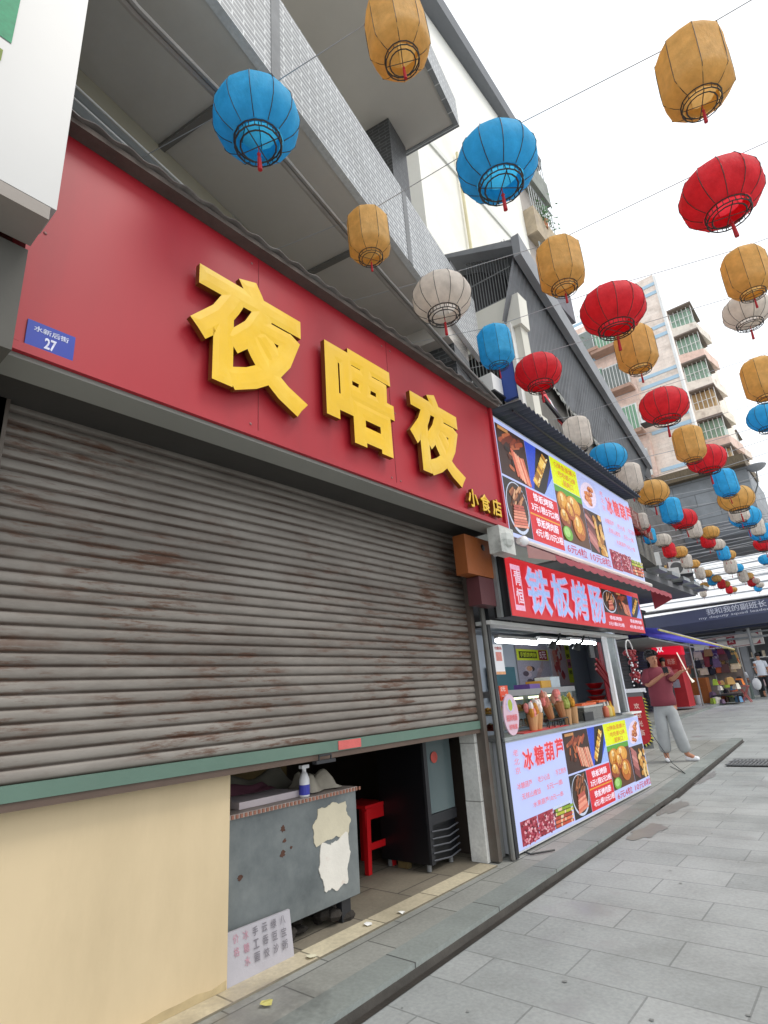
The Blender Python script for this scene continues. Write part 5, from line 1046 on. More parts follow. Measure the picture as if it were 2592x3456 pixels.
for i in range(16):
    y = 19+i*1.35; z = 5.5+.09*i+random.uniform(0, 1.0); t = MB().tube([(-6.4, y, z+random.uniform(-.3, .3)), (0, y+random.uniform(-.6, .6), z-.15), (6, y, z+random.uniform(-.2, .4))], .012, 4).build('overhead_wire', M_thinwire, base=(0, y, z))
    tag(t, 'bare thin overhead wire crossing the sky gap at the street end', 'wire', 'bare wires across the sky gap')

# ------------------------------------------------------------------ people
def skin(name, joints, edges, m, parent, sub=2, name2=None, flat=None):
    """one continuous skinned surface: joints = {key: (point, radius or (rx, ry))}"""
    me = bpy.data.meshes.new(name); keys = list(joints); base = Vector(parent['_w'])
    me.from_pydata([Vector(joints[k][0])-base for k in keys], [(keys.index(a), keys.index(b)) for a, b in edges], [])
    o = bpy.data.objects.new(name, me); C.objects.link(o)
    md_ = o.modifiers.new('s', 'SKIN'); md_.use_smooth_shade = True
    for i, k in enumerate(keys):
        r = joints[k][1]; r = r if isinstance(r, tuple) else (r, r); me.skin_vertices[0].data[i].radius = r; me.skin_vertices[0].data[i].use_root = (i == 0)
    s_ = o.modifiers.new('u', 'SUBSURF'); s_.levels = sub; s_.render_levels = sub
    dg = bpy.context.evaluated_depsgraph_get(); nm = bpy.data.meshes.new_from_object(o.evaluated_get(dg)); nm.name = name
    o.modifiers.clear(); o.data = nm; nm.materials.clear(); nm.materials.append(m); nm.polygons.foreach_set('use_smooth', [True]*len(nm.polygons)); o.parent = parent; return o
def loft(mb, rings, n=18):
    """rings of (centre, right axis, front axis) joined into one garment tube"""
    vs_ = []
    for c_, a_, b_ in rings:
        for k in range(n):
            t_ = 2*PI*k/n; vs_.append(c_+a_*math.cos(t_)+b_*math.sin(t_))
    mb.add(vs_, [(i*n+k, i*n+(k+1) % n, (i+1)*n+(k+1) % n, (i+1)*n+k) for i in range(len(rings)-1) for k in range(n)])
def hand(fb, palm0, palm1, side, thumbdir, curl, s=1.):
    """palm from wrist to knuckles plus five bent fingers, added to the body mesh"""
    p0, p1 = Vector(palm0), Vector(palm1); d = (p1-p0).normalized(); side = Vector(side).normalized(); curl = Vector(curl).normalized()
    for k, L in enumerate((.068, .078, .074, .058)):
        b_ = p1+side*(k-1.5)*.021*s; q1 = b_+d*L*.45*s+curl*.008*s; q2 = q1+(d*.6+curl*.8).normalized()*L*.33*s; q3 = q2+(d*.15+curl).normalized()*L*.25*s
        fb.append(([b_-d*.02, b_, q1, q2, q3], [.0095*s, .0095*s, .009*s, .008*s, .0065*s]))
    t0 = p0+d*.03*s+side*-.03*s; td = Vector(thumbdir).normalized(); fb.append(([p0+d*.01*s, t0, t0+td*.035*s, t0+td*.06*s+curl*.01*s], [.013*s, .012*s, .010*s, .008*s]))
MAN_O = Vector((-2.89, 10.5, .165)); Rv = Vector((.964, .264, 0)); Dv = Vector((.264, -.964, 0))
def pm(r, d, z): return MAN_O+Rv*r+Dv*d+Vector((0, 0, z))
MAN = thing('person', 'man in maroon shirt and baggy grey trousers standing, looking at his raised phone', 'person', tuple(MAN_O))
J = {'pelvis': (pm(-.03, 0, .92), .13), 'waist': (pm(-.03, 0, 1.05), .09), 'chest': (pm(-.04, .01, 1.28), (.11, .09)), 'neckb': (pm(-.05, .02, 1.44), .075), 'neck': (pm(-.055, .045, 1.50), .055),
     'jaw': (pm(-.045, .085, 1.535), (.062, .06)), 'head': (pm(-.065, .075, 1.615), (.082, .09)), 'crown': (pm(-.075, .06, 1.69), (.065, .07)),
     'shl': (pm(-.19, .05, 1.40), .062), 'ell': (pm(-.215, .13, 1.17), .045), 'wrl': (pm(.03, .25, 1.32), .028), 'pll': (pm(.075, .262, 1.345), (.03, .02)),
     'shr': (pm(.13, -.04, 1.41), .062), 'elr': (pm(.17, .13, 1.24), .043), 'wrr': (pm(.32, .25, 1.36), .027), 'plr': (pm(.375, .265, 1.37), (.03, .018)),
     'hipl': (pm(-.11, 0, .86), .10), 'knl': (pm(-.13, .05, .49), .065), 'anl': (pm(-.15, .0, .10), .042), 'tol': (pm(-.14, .15, .05), .035),
     'hipr': (pm(.06, 0, .86), .10), 'knr': (pm(.09, .06, .5), .065), 'anr': (pm(.15, 0, .10), .042), 'tor': (pm(.26, .06, .05), .035)}
E_ = [('pelvis', 'waist'), ('waist', 'chest'), ('chest', 'neckb'), ('neckb', 'neck'), ('neck', 'jaw'), ('jaw', 'head'), ('head', 'crown'), ('chest', 'shl'), ('shl', 'ell'), ('ell', 'wrl'), ('wrl', 'pll'), ('chest', 'shr'), ('shr', 'elr'), ('elr', 'wrr'), ('wrr', 'plr'),
      ('pelvis', 'hipl'), ('hipl', 'knl'), ('knl', 'anl'), ('anl', 'tol'), ('pelvis', 'hipr'), ('hipr', 'knr'), ('knr', 'anr'), ('anr', 'tor')]
body = skin('body', J, E_, M_skin, MAN)
fb = []; hand(fb, pm(.04, .25, 1.325), pm(.095, .265, 1.36), (0, 0, 1), (0, 0, 1), Rv*.6+Dv*.4, 1.05); hand(fb, pm(.33, .25, 1.362), pm(.395, .27, 1.372), Dv, (0, 0, 1), (0, 0, .3), 1.05)
FD = (Rv*.55+Dv*.75-Vector((0, 0, .35))).normalized(); hc = pm(-.065, .078, 1.61); sidev = FD.cross(Vector((0, 0, 1))).normalized(); upv = sidev.cross(FD)
fb.append(([hc+FD*.075+upv*.01, hc+FD*.103-upv*.02, hc+FD*.09-upv*.035], [.008, .013, .009]))
for s_ in (-1, 1): fb.append(([hc+sidev*s_*.078+upv*.015, hc+sidev*s_*.088, hc+sidev*s_*.078-upv*.022], [.012, .014, .009]))
mb = MB()
for pts, rr in fb: mb.tube(pts, rr, 7)
tmp = mb.mesh('extra', tuple(MAN_O), True); bm = bmesh.new(); bm.from_mesh(body.data); bm.from_mesh(tmp); bm.to_mesh(body.data); bm.free(); body.data.polygons.foreach_set('use_smooth', [True]*len(body.data.polygons))
mb = MB()
for s_ in (-1, 1): mb.ball(hc+FD*.082+sidev*s_*.032+upv*.018, .012, .012, .007, 8)
mb.build('eyes', M_black, MAN); mb = MB(); mb.tube([hc+FD*.088-upv*.052-sidev*.02, hc+FD*.093-upv*.054, hc+FD*.088-upv*.052+sidev*.02], .005, 5); mb.build('mouth', mat('lips', '8f4a42', .5, .05, 8), MAN)
mb = MB()
for s_ in (-1, 1): mb.tube([hc+FD*.084+sidev*s_*.015+upv*.038, hc+FD*.082+sidev*s_*.05+upv*.036], .005, 5)
mb.build('eyebrows', M_hair, MAN)
mb = MB(); rnd = random.Random(5); hh = pm(-.08, .055, 1.672)
mb.ball(hh-FD*.008, .101, .104, .085, 14); mb.ball(hh+FD*-.036+Vector((0, 0, -.055)), .092, .094, .085, 12)
for k in range(120):
    a = rnd.uniform(0, 6.28); e = rnd.uniform(.0, 1.2); d_ = Vector((math.cos(a)*math.cos(e), math.sin(a)*math.cos(e), math.sin(e))); p0 = hh+Vector((d_.x*.088, d_.y*.09, d_.z*.075)); q = (FD*.5+d_*.5+Vector((0, 0, .1))); mb.tube([p0, p0+q*.03, p0+q*.055-Vector((0, 0, .012))], [.013, .010, .003], 5)
for k in range(16):
    t_ = (k-7.5)/8; p0 = hh+FD*.05+sidev*t_*.07+upv*.045; mb.tube([p0, p0+FD*.03+upv*.01, p0+FD*.042-upv*.015], [.014, .011, .004], 5)
mb.build('hair', M_hair, MAN, smooth=True)
M_shirt = mat('maroon_shirt_cloth', '7b3340', .85, .12, 5, bump=.25, bscale=25)
bx = (Rv*.8+Dv*-.35).normalized(); by = (Dv*.9+Rv*.4).normalized(); mb = MB()
loft(mb, [(pm(-.03+q[3], .01, q[0]), bx*q[1], by*q[2]) for q in ((.845, .175, .135, .005), (.86, .205, .155, 0), (.95, .20, .152, .006), (1.05, .192, .148, -.006), (1.15, .195, .15, .004), (1.28, .205, .15, -.006), (1.36, .20, .14, -.012), (1.41, .17, .12, -.018), (1.445, .12, .095, -.022), (1.465, .082, .078, -.024), (1.475, .064, .064, -.024))], 24)
mb.tube([pm(-.10, .03, 1.38), pm(-.175, .045, 1.375), pm(-.205, .08, 1.29), pm(-.218, .115, 1.20)], [.085, .088, .088, .085], 14)
mb.tube([pm(.05, -.01, 1.39), pm(.125, -.03, 1.385), pm(.155, .04, 1.31), pm(.172, .10, 1.255)], [.085, .088, .083, .08], 14)
mb.build('shirt', M_shirt, MAN, smooth=True)
MB().tube([pm(-.052, .03, 1.455), pm(-.052, .045, 1.478)], [.068, .064], 14, False).build('collar', M_shirt, MAN, smooth=True)
M_pants = mat('grey_sweatpants_cloth', 'a6a9aa', .9, .12, 6, bump=.5, bscale=12)
S = {'w': (pm(-.03, 0, .93), (.148, .125)), 'h': (pm(-.03, 0, .84), (.15, .13)), 'hl': (pm(-.11, .01, .76), .112), 'kl': (pm(-.13, .05, .48), .104), 'cl': (pm(-.145, .01, .24), .104), 'al': (pm(-.15, .0, .115), .092), 'hr': (pm(.055, .01, .76), .112), 'kr': (pm(.09, .06, .48), .104), 'cr': (pm(.13, .015, .24), .106), 'ar': (pm(.15, 0, .115), .094)}
skin('trousers', S, [('w', 'h'), ('h', 'hl'), ('hl', 'kl'), ('kl', 'cl'), ('cl', 'al'), ('h', 'hr'), ('hr', 'kr'), ('kr', 'cr'), ('cr', 'ar')], M_pants, MAN)
for a_, b_ in ((pm(-.15, -.06, .045), pm(-.14, .17, .038)), (pm(.11, -.02, .045), pm(.32, .07, .038))):
    m_ = a_.lerp(b_, .5); skin('shoe', {'a': (a_, (.042, .045)), 'm': (m_, (.045, .045)), 'b': (b_, (.036, .034))}, [('a', 'm'), ('m', 'b')], M_whiteclean, MAN)
PH = MB(Matrix.Translation(pm(.105, .285, 1.40)) @ Matrix.Rotation(R(20), 4, 'X')); PH.box(-.04, -.008, -.07, .04, .008, .05)
tag(PH.build('mobile_phone', M_black, base=pm(.105, .285, 1.4)), 'black mobile phone held at chest height by the man in maroon', 'phone')

def simple_person(name_lab, o, r, d, shirt, pants, sit=False, skirt=None):
    o = Vector(o); r = Vector(r); d = Vector(d); q = lambda a, b, c: o+r*a+d*b+Vector((0, 0, c)); t = thing('person', name_lab, 'person', tuple(o))
    h = -.38 if sit else 0; kz = .5 if not sit else .46; kd = 0 if not sit else .38
    J = {'p': (q(0, 0, .92+h), .12), 'c': (q(0, 0 if not sit else .08, 1.28+h), (.14, .11)), 'n': (q(0, .02+(.08 if sit else 0), 1.48+h), .055), 'j': (q(0, .05+(.08 if sit else 0), 1.54+h), .06), 'h': (q(0, .04+(.08 if sit else 0), 1.63+h), .085),
         'sl': (q(-.17, .03, 1.38+h), .055), 'el': (q(-.22, .08, 1.12+h), .04), 'wl': (q(-.2, .2, .92+h), .028), 'sr': (q(.17, .03, 1.38+h), .055), 'er': (q(.22, .06, 1.12+h), .04), 'wr': (q(.2, .15, .9+h), .028),
         'hl': (q(-.09, 0, .86+h), .09), 'kl': (q(-.1, kd+.03, kz), .06), 'al': (q(-.1, kd, .08), .04), 'fl': (q(-.1, kd+.14, .04), .034), 'hr': (q(.09, 0, .86+h), .09), 'kr': (q(.1, kd+.03, kz), .06), 'ar': (q(.1, kd, .08), .04), 'fr': (q(.1, kd+.14, .04), .034)}
    skin('body', J, [('p', 'c'), ('c', 'n'), ('n', 'j'), ('j', 'h'), ('c', 'sl'), ('sl', 'el'), ('el', 'wl'), ('c', 'sr'), ('sr', 'er'), ('er', 'wr'), ('p', 'hl'), ('hl', 'kl'), ('kl', 'al'), ('al', 'fl'), ('p', 'hr'), ('hr', 'kr'), ('kr', 'ar'), ('ar', 'fr')], M_skin, t, 1)
    g_ = .07 if sit else 0; mb = MB(); loft(mb, [(q(0, g_*w4, zz+h), r*w1, d*w2) for zz, w1, w2, w4 in ((.84, .18, .14, 0), (1.0, .18, .145, .3), (1.2, .19, .145, .8), (1.34, .18, .13, 1), (1.42, .12, .09, 1), (1.46, .065, .065, 1))])
    mb.tube([q(-.1, .02, 1.37+h), q(-.17, .03, 1.36+h), q(-.215, .07, 1.16+h)], [.07, .08, .075], 10); mb.tube([q(.1, .02, 1.37+h), q(.17, .03, 1.36+h), q(.215, .05, 1.16+h)], [.07, .08, .075], 10)
    mb.build('shirt', mat('cloth_'+shirt, shirt, .8, .08, 5), t, smooth=True)
    S = {'p': (q(0, 0, .88+h), (.135, .12)), 'l': (q(-.09, .02+kd*.3, .74+h*.6), .098), 'kl': (q(-.1, kd+.02, kz), .075), 'al': (q(-.1, kd, .2), .062), 'r': (q(.09, .02+kd*.3, .74+h*.6), .098), 'kr': (q(.1, kd+.02, kz), .075), 'ar': (q(.1, kd, .2), .062)}
    skin('trousers', S, [('p', 'l'), ('l', 'kl'), ('kl', 'al'), ('p', 'r'), ('r', 'kr'), ('kr', 'ar')], mat('cloth_'+pants, pants, .8, .1, 5), t, 1)
    hp = q(0, .01+(.08 if sit else 0), 1.67+h); mb = MB(); mb.ball(hp, .105, .105, .09, 12); mb.ball(hp-d*.04-Vector((0, 0, .06)), .09, .09, .09, 10); mb.build('hair', M_hair, t, smooth=True); return t
zf = .42
simple_person('person in white T-shirt and dark shorts walking at the right edge with a white bag', (-3.86, 28.5, .50), (.96, .26, 0), (.26, -.96, 0), 'dfe4ee', '26262c')
t = thing('shopping_bag', 'white carrier bag hanging from the hand of the person at right edge', 'bag', (-4.12, 28.3, .6)); MB().ball((-4.12, 28.35, 1.02), .16, .08, .24, 12).build('bag_body', M_whiteclean, t, smooth=True); MB().tube([(-4.17, 28.35, 1.2), (-4.1, 28.35, 1.42), (-4.05, 28.35, 1.2)], .008, 4).build('handle', M_whiteclean, t)
simple_person('seated dark haired person in white top hunched behind the brown bench', (-4.72, 29.0, .50), (.96, .26, 0), (.26, -.96, 0), 'e8eaf0', '5c7ea8', True)
simple_person('dark haired person in red standing half hidden behind the man in maroon', (-5.75, 21.6, .43), (.96, .26, 0), (.26, -.96, 0), '7c2430', '2a2a30')

# ------------------------------------------------------------------ beyond the stall
HS = thing('shuttered_shops', 'row of closed dark grey roller shutters between dark pillars behind the man in maroon', 'shop front', (-6.8, 20, .3))
M_sh = mat('dark_grey_shutter', '54575c', .55, .12, 2, metal=.2, bump=.05)
pil = [14.2, 16.6, 19.0, 21.2, 23.4]
for i in range(4):
    mb = MB(); y0, y1 = pil[i]+.3, pil[i+1]; z = gz(pil[i])+.12
    k = 0
    while z < 3.7: mb.prism([(-6.80, y0, z), (-6.775, y0, z+.03), (-6.775, y0, z+.07), (-6.80, y0, z+.1)], (0, y1-y0, 0)); z += .1
    mb.build('shutter', M_sh, HS)
for y in pil: MB().box(-6.95, y, gz(y)+.1, -6.62, y+.29, 3.95).build('pillar', mat('charcoal_pillar', '2d2f35', .6, .15, 3), HS)
MB().box(-7.4, 12.4, 3.96, -6.6, 24, 4.1).build('lintel', mat('dark_lintel', '3c3e42', .7, .15, 2), HS)
MB().box(-7.5, 12.4, .1, -7.0, 24, 3.95).build('rear_wall', mat('dark_lintel', ''), HS)
# flag banner stand right of the stall
BS = thing('standing_banner', 'red standing banner with saw toothed yellow and black border beside the stall', 'banner', (-3.85, 12.0, .2))
bz = gz(12)+.11; mb = MB(); T = Matrix.Translation((-3.84, 12.0, bz)) @ Matrix.Rotation(R(18), 4, 'Z')
pts = [(-.13, .95), (.13, .95), (.15, .25)]+[(.15*math.cos(a), .25+.17*math.sin(a)) for a in (-.4, -.9, -1.57, -2.2, -2.7)]+[(-.15, .25)]
MB(T).prism([(x, 0, z) for x, z in pts], (0, .03, 0)).build('banner_face', mat('banner_red', 'c4242c', .6, .06, 3, bump=0), BS)
for c_, off_, nm in ((('e0d45a'), 0, 'yellow_teeth'), ('16161a', .5, 'black_teeth')):
    mb = MB(T)
    for k in range(13):
        z = .93-(k+off_)*.06; x = .14+.012*math.sin(k)
        mb.prism([(x, .0+off_*.01, z), (x+.06, .0+off_*.01, z-.045), (x, .0+off_*.01, z-.03)], (0, .02, 0))
    for k in range(7):
        a = -.2-(k+off_)*.36; x, z = .15*math.cos(a), .25+.17*math.sin(a); d_ = (math.cos(a-.3), math.sin(a-.3)); e_ = (math.cos(a-.22)*.15, .25+.17*math.sin(a-.22)); mb.prism([(x, off_*.01, z), (x+d_[0]*.06, off_*.01, z+d_[1]*.06), (e_[0], off_*.01, e_[1])], (0, .02, 0))
    mb.build(nm, mat('teeth'+c_, c_, .6, .05, 3), BS)
MB(T).box(-.2, -.04, 1.03, .22, .2, 1.10).build('white_shelf', M_whiteclean, BS); MB(T).box(-.16, .04, 0, .16, .16, 1.029).build('stand', M_grey, BS)
P = Pic(lambda u, v, d: T @ Vector((u, -.001-d, v)))
for j, ch in enumerate('欢迎光临'): P.text(ch, -.05, .72-j*.16, .05, .83-j*.16, 'f0c0b4', .03)
P.build('lettering', PRINT, BS)
# end market: dark banner canopy
MK = thing('market_gateway', 'dark banner canopy with white lettering spanning the end of the street', 'gateway', (-5, 29, 3))
MB().hexa([(-8.2, 28.0, 3.70), (2.5, 27.6, 3.84), (2.5, 28.4, 3.5), (-8.2, 28.6, 3.36)], [(-8.2, 27.9, 4.20), (2.5, 27.5, 4.42), (2.5, 28.5, 4.42), (-8.2, 28.7, 4.2)]).build('banner_board', mat('navy_slate_banner', '626883', .6, .08, 1, bump=0), MK)
MB().box(-8.3, 27.8, 4.43, 2.6, 28.9, 4.47).build('light_edge', mat('pale_roof_edge', 'f4f3ec', .6), MK)
MB().hexa([(-8.2, 28.61, 3.28), (2.5, 28.5, 3.38), (2.5, 29.2, 3.38), (-8.2, 29.2, 3.28)], [(-8.2, 28.61, 3.35), (2.5, 28.5, 3.49), (2.5, 29.2, 3.49), (-8.2, 29.2, 3.35)]).build('dark_underside', mat('dark_navy', '20263c', .7, .1, 2), MK)
def bf(u, v, d): f_ = (u+8.2)/10.7; zb_ = 3.70+.14*f_; zt_ = 4.20+.22*f_; y = 28.0-.4*f_-.1*v; return (u, y-.01-d, zb_+(zt_-zb_)*v)
P = Pic(bf); P.text('我和我的副班长', -5.2, .42, -2.95, .92, 'e6e9f4', .015); P.text('my deputy squad leader and i', -5.55, .10, -2.3, .34, 'e6e9f4', .01); P.build('lettering', PRINT, MK)
for x in (-7.6, -4.0, -.5): MB().tube([(x, 28.9, .5), (x, 28.9, 3.4)], .07, 8).build('column', M_grey, MK)
MB().box(-8.0, 29.3, 2.9, 2.5, 29.36, 2.98).box(-8.0, 29.3, 3.12, 2.5, 29.36, 3.18).build('cross_rail', M_alu, MK)
# far shop row
FS = thing('market_shops', 'row of open market shops under a long white sign board at the street end', 'building', (-5, 31, .5))
MB().box(-12, 33.5, .3, 4, 34, 3.4).build('back_wall', mat('grey_market_wall', '6c6e72', .8, .2, 1.2), FS)
MB().box(-12, 30.5, 3.35, 4, 34, 3.5).build('roof_slab', mat('dim_ceiling', '4a4a4e', .8, .1, 1), FS)
for x in (-8.6, -4.75, -3.2): MB().box(x, 30.6, .45, x+.25, 31, 3.34).build('pier', mat('pale_pier', '8c8f94', .8, .15, 2), FS)
SW = thing('shop_sign', 'long white sign board with dark red square stamps over the far shops', 'shop sign', (-4.9, 29.5, 2.6))
MB().hexa([(-6.4, 29.6, 2.50), (-3.6, 29.4, 2.62), (-3.6, 29.5, 2.62), (-6.4, 29.7, 2.50)], [(-6.4, 29.6, 3.05), (-3.6, 29.4, 3.24), (-3.6, 29.5, 3.24), (-6.4, 29.7, 3.05)]).build('board', mat('offwhite_board', 'cdc9c6', .6, .05, 2, bump=0), SW)
def sf(u, v, d): f_ = (u+6.4)/2.8; return (u, 29.6-.2*f_-.005-d, 2.5+.12*f_+(.55+.07*f_)*v)
P = Pic(sf)
for u in (-5.75, -5.0): P.rect(u, .25, u+.34, .85, '8c2434'); P.text('贝' if u > -5.5 else '宝', u+.08, .38, u+.26, .75, 'cdc9c6', .03)
P.rect(-6.3, .06, -3.7, .1, '9c4a54'); P.rect(-6.3, .9, -3.7, .94, '9c4a54'); P.poly([(-3.72, .08), (-3.72, .35), (-3.9, .08)], '9c3a48'); P.poly([(-3.72, .92), (-3.72, .65), (-3.9, .92)], '9c3a48'); P.build('print', PRINT, SW)
# blue awning
BA = thing('blue_awning', 'faded blue fabric awning with yellow trim sloping over the left market stalls', 'awning', (-5.3, 26, 3))
MB().hexa([(-7.2, 19.8, 3.30), (-5.15, 19.6, 2.98), (-4.25, 26.0, 2.40), (-6.6, 28.0, 3.0)], [(-7.2, 19.8, 3.34), (-5.15, 19.6, 3.02), (-4.25, 26.0, 2.44), (-6.6, 28.0, 3.04)]).build('awning_cloth', fabric('faded_blue_cloth', 'a6a8ff', .85), BA)
MB().tube([(-5.13, 19.6, 2.96), (-4.23, 26.0, 2.38)], .035, 6).tube([(-4.23, 26.0, 2.38), (-4.7, 26.6, 2.5)], .03, 6).build('trim', mat('pale_yellow_trim', 'd9cf8e', .6), BA)
MB().hexa([(-7.0, 19.3, 2.72), (-5.35, 19.2, 2.70), (-4.95, 23, 2.45), (-6.8, 23, 2.5)], [(-7.0, 19.3, 2.76), (-5.35, 19.2, 2.74), (-4.95, 23, 2.49), (-6.8, 23, 2.54)]).build('grey_flap', mat('grey_flap_cloth', '9b9c9c', .8, .1, 2), BA)
MB().tube([(-5.0, 22.5, .5), (-5.0, 22.5, 2.6)], .03, 6).build('awning_post', M_grey, BA)
# red booth
RB = thing('red_booth', 'bright red booth with lit sign under the grey flap behind the man', 'booth', (-5.8, 22, .5))
MB().box(-6.2, 22.0, .52, -5.3, 22.8, 2.3).build('booth_body', mat('booth_red', 'b2242e', .6, .15, 3, bump=0), RB)
MB().hexa([(-6.1, 21.9, 2.32), (-5.15, 21.9, 2.22), (-5.15, 22.3, 2.22), (-6.1, 22.3, 2.32)], [(-6.1, 21.9, 2.72), (-5.15, 21.9, 2.56), (-5.15, 22.3, 2.56), (-6.1, 22.3, 2.72)]).build('lit_sign', emis('booth_lit_red', 'dc1030', .85), RB)
P = Pic(lambda u, v, d: (u, 21.895-d, v)); P.text('双', -5.95, 2.36, -5.72, 2.62, 'f8eef4', .03); P.build('lettering', PRINT_LIT, RB)
P = Pic(lambda u, v, d: (u, 21.995-d, v)); P.rect(-5.75, 1.9, -5.4, 2.15, 'd0403c'); P.text('奶茶', -5.7, 1.93, -5.45, 2.12, 'e8b0a8'); P.rect(-5.75, 1.6, -5.42, 1.75, 'dc6a6c'); P.rect(-5.7, 1.15, -5.45, 1.42, 'a8a4b4'); P.build('print', PRINT, RB)
LPS = thing('leaning_sign_pole', 'white lit pole leaning beside the red booth', 'pole', (-5.0, 21.8, .5)); MB().tube([(-5.28, 21.8, 2.3), (-5.05, 21.8, 1.45), (-4.97, 21.8, 1.3)], [.018, .018, .05], 8).build('pole', emis('lit_pole', 'fff8e8', .9), LPS)
# wooden cabinets
WC = thing('wooden_cabinet', 'orange wooden cabinet standing left of the goods pile', 'cabinet', (-5.7, 25.0, .5))
MB().box(-6.15, 25.0, .50, -5.25, 25.5, 1.42).build('carcass', M_wood, WC)
for x in (-6.1, -5.66): MB().box(x, 24.985, .58, x+.4, 24.998, 1.05).build('door', mat('cabinet_door_wood', '9c5a26', .5, .12, 5, stretch=(1, 1, .2)), WC)
MB().box(-6.1, 24.985, 1.1, -5.27, 24.998, 1.36).build('drawer', mat('cabinet_door_wood', ''), WC)
WC2 = thing('wooden_cabinet', 'lower brown wooden counter between red booth and orange cabinet', 'cabinet', (-6.3, 24.2, .5))
MB().box(-6.75, 23.9, .48, -6.2, 24.5, 1.3).build('carcass', M_wood, WC2); MB().box(-6.72, 23.885, .55, -6.23, 23.898, 1.2).build('door', mat('cabinet_door_wood', ''), WC2)
tag(MB().lathe([(.11, 0), (.13, .32), (.14, .33)], (-5.55, 24.5, gz(24.5)+.11), 14, True).build('white_bin', M_whiteclean, base=(-5.55, 24.5, .5), smooth=True), 'small white bin in front of the orange cabinet', 'bin')
# bench
BN = thing('street_bench', 'brown plank bench with thick grey green legs in front of the far shops', 'bench', (-4.8, 27.6, .45))
MB().box(-5.4, 27.5, 1.10, -4.25, 27.85, 1.20).build('seat', mat('brown_plank', '6a4640', .7, .15, 3), BN)
for x in (-4.50, -5.38): MB().box(x, 27.5, gz(27.6)+.046, x+.26, 27.85, 1.099).build('leg', mat('grey_green_stone', '66736e', .8, .1, 3), BN)
tag(MB().box(-4.15, 28.6, gz(28.6), -3.97, 28.8, 1.0).build('bollard', mat('dark_bollard', '3a3c3a', .7, .1, 3), base=(-4.06, 28.7, .45)), 'short dark bollard just right of the bench', 'bollard')
# hanging goods and ground clutter
rnd = random.Random(21)
BC = ['2a2226', 'c05a2c', 'd8c4a0', '1c1c20', '5b3a30', 'e2dccc', '8a3030', '3f4a3c', 'b08848', '705870']
def handbag(x, y, z, c, i):
    t = thing('handbag', 'bag hanging on the crowded rack under the blue awning', 'bag', (x, y, z), 'bags on the market rack')
    w_ = rnd.uniform(.1, .17); h_ = rnd.uniform(.14, .26); MB().hexa([(x-w_, y-.04, z-h_), (x+w_, y-.04, z-h_), (x+w_, y+.04, z-h_), (x-w_, y+.04, z-h_)], [(x-w_*.8, y-.02, z+h_*.4), (x+w_*.8, y-.02, z+h_*.4), (x+w_*.8, y+.02, z+h_*.4), (x-w_*.8, y+.02, z+h_*.4)]).build('bag_body', mat('bag'+c, c, .6, .2, 9), t)
    MB().tube([(x-w_*.6, y, z+h_*.4), (x-w_*.4, y, z+h_*.9), (x+w_*.4, y, z+h_*.9), (x+w_*.6, y, z+h_*.4)], .012, 5).build('handle', mat('bag'+c, ''), t)
for i in range(46):
    handbag(-6.05+rnd.random()*1.75, 26.2+rnd.random()*.4, 1.65+rnd.random()*.8, rnd.choice(BC), i)
mb = MB(); 
for z in (2.45, 1.95): mb.tube([(-6.2, 26.6, z), (-4.2, 26.6, z)], .02, 5)
for x in (-6.2, -5.2, -4.2): mb.tube([(x, 26.6, .52), (x, 26.6, 2.5)], .025, 6)
RKK = thing('goods_rack', 'metal rack crowded with hanging bags under the blue awning', 'rack', (-5.2, 26.6, .5)); mb.build('rack_frame', M_grey, RKK)
MB().box(-6.2, 26.8, .6, -4.2, 26.85, 2.5).build('backing_cloth', mat('muted_backing', '8c7f78', .9, .5, 2.2), RKK)
for i in range(34):
    x, y = -5.15+rnd.random()*.95, 24.6+rnd.random()*1.2; r_ = rnd.uniform(.07, .15); c = rnd.choice(BC+['a8c43c', 'e07a2c', 'c8c8cc', '5c8ab0']); z = gz(y)+.11 if i < 16 else gz(y)+.3+rnd.random()*.5
    T_ = Matrix.Translation((x, y, z)) @ Matrix.Rotation(rnd.random()*3, 4, 'Z'); tag(MB(T_).hexa([(-r_, -r_*.7, 0), (r_, -r_*.7, 0), (r_, r_*.7, 0), (-r_, r_*.7, 0)], [(-r_*.7, -r_*.5, r_*1.7), (r_*.8, -r_*.4, r_*1.5), (r_*.7, r_*.5, r_*1.8), (-r_*.8, r_*.5, r_*1.6)]).build('bundle', mat('bag'+c, c, .6, .2, 9), base=(x, y, z)), 'small coloured bundle in the goods pile beside the wooden cabinet', 'goods', 'bundles in the market goods pile')
MB().box(-5.1, 24.7, gz(25)+.11, -4.3, 25.6, gz(25)+.40)
DT = thing('display_table', 'low dark table heaped with market goods right of the cabinet', 'table', (-4.7, 25.2, .5)); MB().box(-5.15, 24.7, gz(25)+.35, -4.25, 25.8, gz(25)+.39).build('table_top', M_dark, DT)
for x in (-5.1, -4.32): MB().box(x, 24.75, gz(25)+.11, x+.05, 24.8, gz(25)+.349).build('leg', M_dark, DT)
FCH = thing('folding_chair', 'spindly pink folding chair frame at the right end of the goods pile', 'chair', (-4.1, 25.6, .4)); mb = MB()
for a, b in (((-4.35, 25.6, .42), (-4.05, 25.6, 1.0)), ((-4.05, 25.6, .42), (-4.35, 25.6, 1.0)), ((-4.35, 25.9, .42), (-4.05, 25.9, 1.0)), ((-4.05, 25.9, .42), (-4.35, 25.9, 1.0))): mb.tube([a, b], .018, 5)
mb.build('cross_legs', mat('pink_metal', 'b8605c', .5), FCH); MB().box(-4.38, 25.58, 1.0, -4.02, 25.92, 1.03).build('seat', mat('pink_metal', ''), FCH)
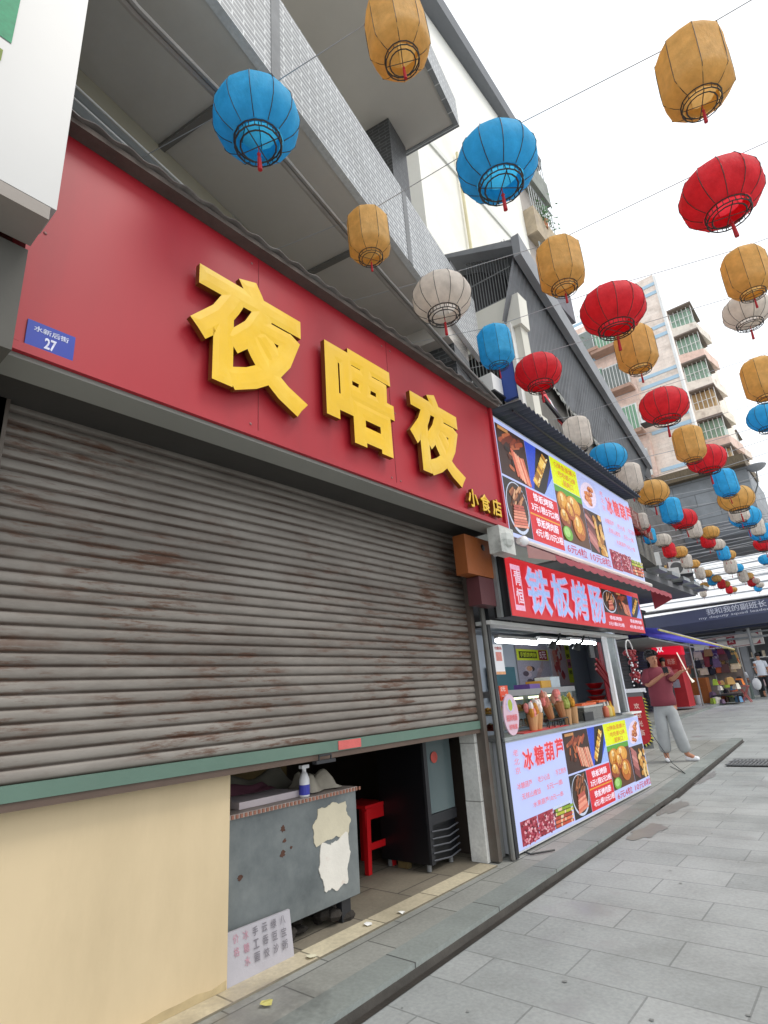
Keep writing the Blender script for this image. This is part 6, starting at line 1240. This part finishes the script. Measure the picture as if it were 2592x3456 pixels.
# shelves at the right of the far shops
SHF = thing('display_shelves', 'shelves of small colourful packets in the far shop behind the white shirted person', 'shelves', (-3.9, 31, .5))
for z in (.9, 1.3, 1.7, 2.1): MB().box(-4.5, 30.9, z, -3.0, 31.3, z+.04).build('shelf_board', M_white, SHF)
for i in range(44):
    x = -4.48+rnd.random()*1.4; z = rnd.choice((.94, 1.34, 1.74, 2.14)); c = rnd.choice(['c86a44', 'd8c8b0', '9c4a3c', '5c6a5c', 'e4dcd4', 'b88a5c', 'a8a8b0', '3c3c44'])
    tag(MB().box(x, 30.95, z+.001, x+.11, 31.1, z+rnd.uniform(.14, .28)).build('packet', mat('pk'+c, c, .6, .3, 12), base=(x, 31, z)), 'small packet on the far shop shelves', 'packet', 'packets on the far shop shelves')
for i, (x, y, z, r_) in enumerate(((-5.05, 29.8, 1.2, .32), (-4.15, 30.2, 1.05, .2))):
    tag(MB().ball((x, y, z), r_, .12, r_*.9, 12).build('cushion', mat('pale_pink_plush', 'd8b8bc', .8, .15, 6), base=(x, y, z), smooth=True), ('big pale pink cushion behind the bench', 'small pale pink cushion right of the seated person')[i], 'cushion')
tag(MB().tube([(-2.75, 9.0, .7), (-2.6, 9.15, .3), (-2.5, 9.3, gz(9.3)+.12), (-2.85, 9.9, gz(9.9)+.12)], .005, 5).build('power_cable', M_black, base=(-2.7, 9.2, .3)), 'black power cable looping from the stall end to the pavement', 'cable')
mb = MB(); mb.tube([(-2.78, 4.85, .125), (-2.6, 4.75, .125), (-2.48, 4.95, .125)], .008, 5); tag(mb.build('power_cable', M_black, base=(-2.7, 4.8, .12)), 'short black cable on the pavement at the left corner of the menu box', 'cable')

for i, (x, y, z) in enumerate(((-6.4*1.667, 38.6, 14.5), (-4.6*1.667, 38.9, 18.2), (-4.5*1.667, 38.9, 11.2))):
    aircon(x, y, z, ('air conditioner low on the pink tower beside a brown ledge', 'air conditioner high on the pink tower near its striped stair block', 'air conditioner on the pink tower just above the grey clad block')[i], 0, 3.2)
DSH = thing('satellite_dish', 'pale grey satellite dish on the roof line at the far right', 'satellite dish', (-2.0, 26.5, 9.0))
MB().lathe([(.02, -.16), (.2, -.12), (.34, -.02), (.40, .06)], (-1.85, 26.2, 9.35), 16).build('dish', mat('dish_grey', '9a9ca0', .6), DSH, smooth=True)
MB().tube([(-1.85, 26.2, 9.2), (-1.95, 26.4, 8.7), (-2.15, 26.6, 8.4)], .03, 6).build('arm', M_grey, DSH)

rnd = random.Random(77); mb = MB()
for k in range(70):
    y = rnd.uniform(1.5, 9); x = rnd.uniform(-2.1, 1.2); r = rnd.uniform(.004, .012); q0 = rnd.uniform(0, 3)
    mb.sheet([(x+r*rnd.uniform(.6, 1.2)*math.cos(t+q0), y+r*rnd.uniform(.6, 1.2)*math.sin(t+q0), gz(y)+.0495) for t in [k_*PI/4 for k_ in range(8)]])
tag(mb.build('gum_specks', mat('old_gum', '868886', .8, .3, 9), base=(-.5, 4, .05)), 'dark gum specks and grit scattered on the paving', 'specks', kind='stuff')
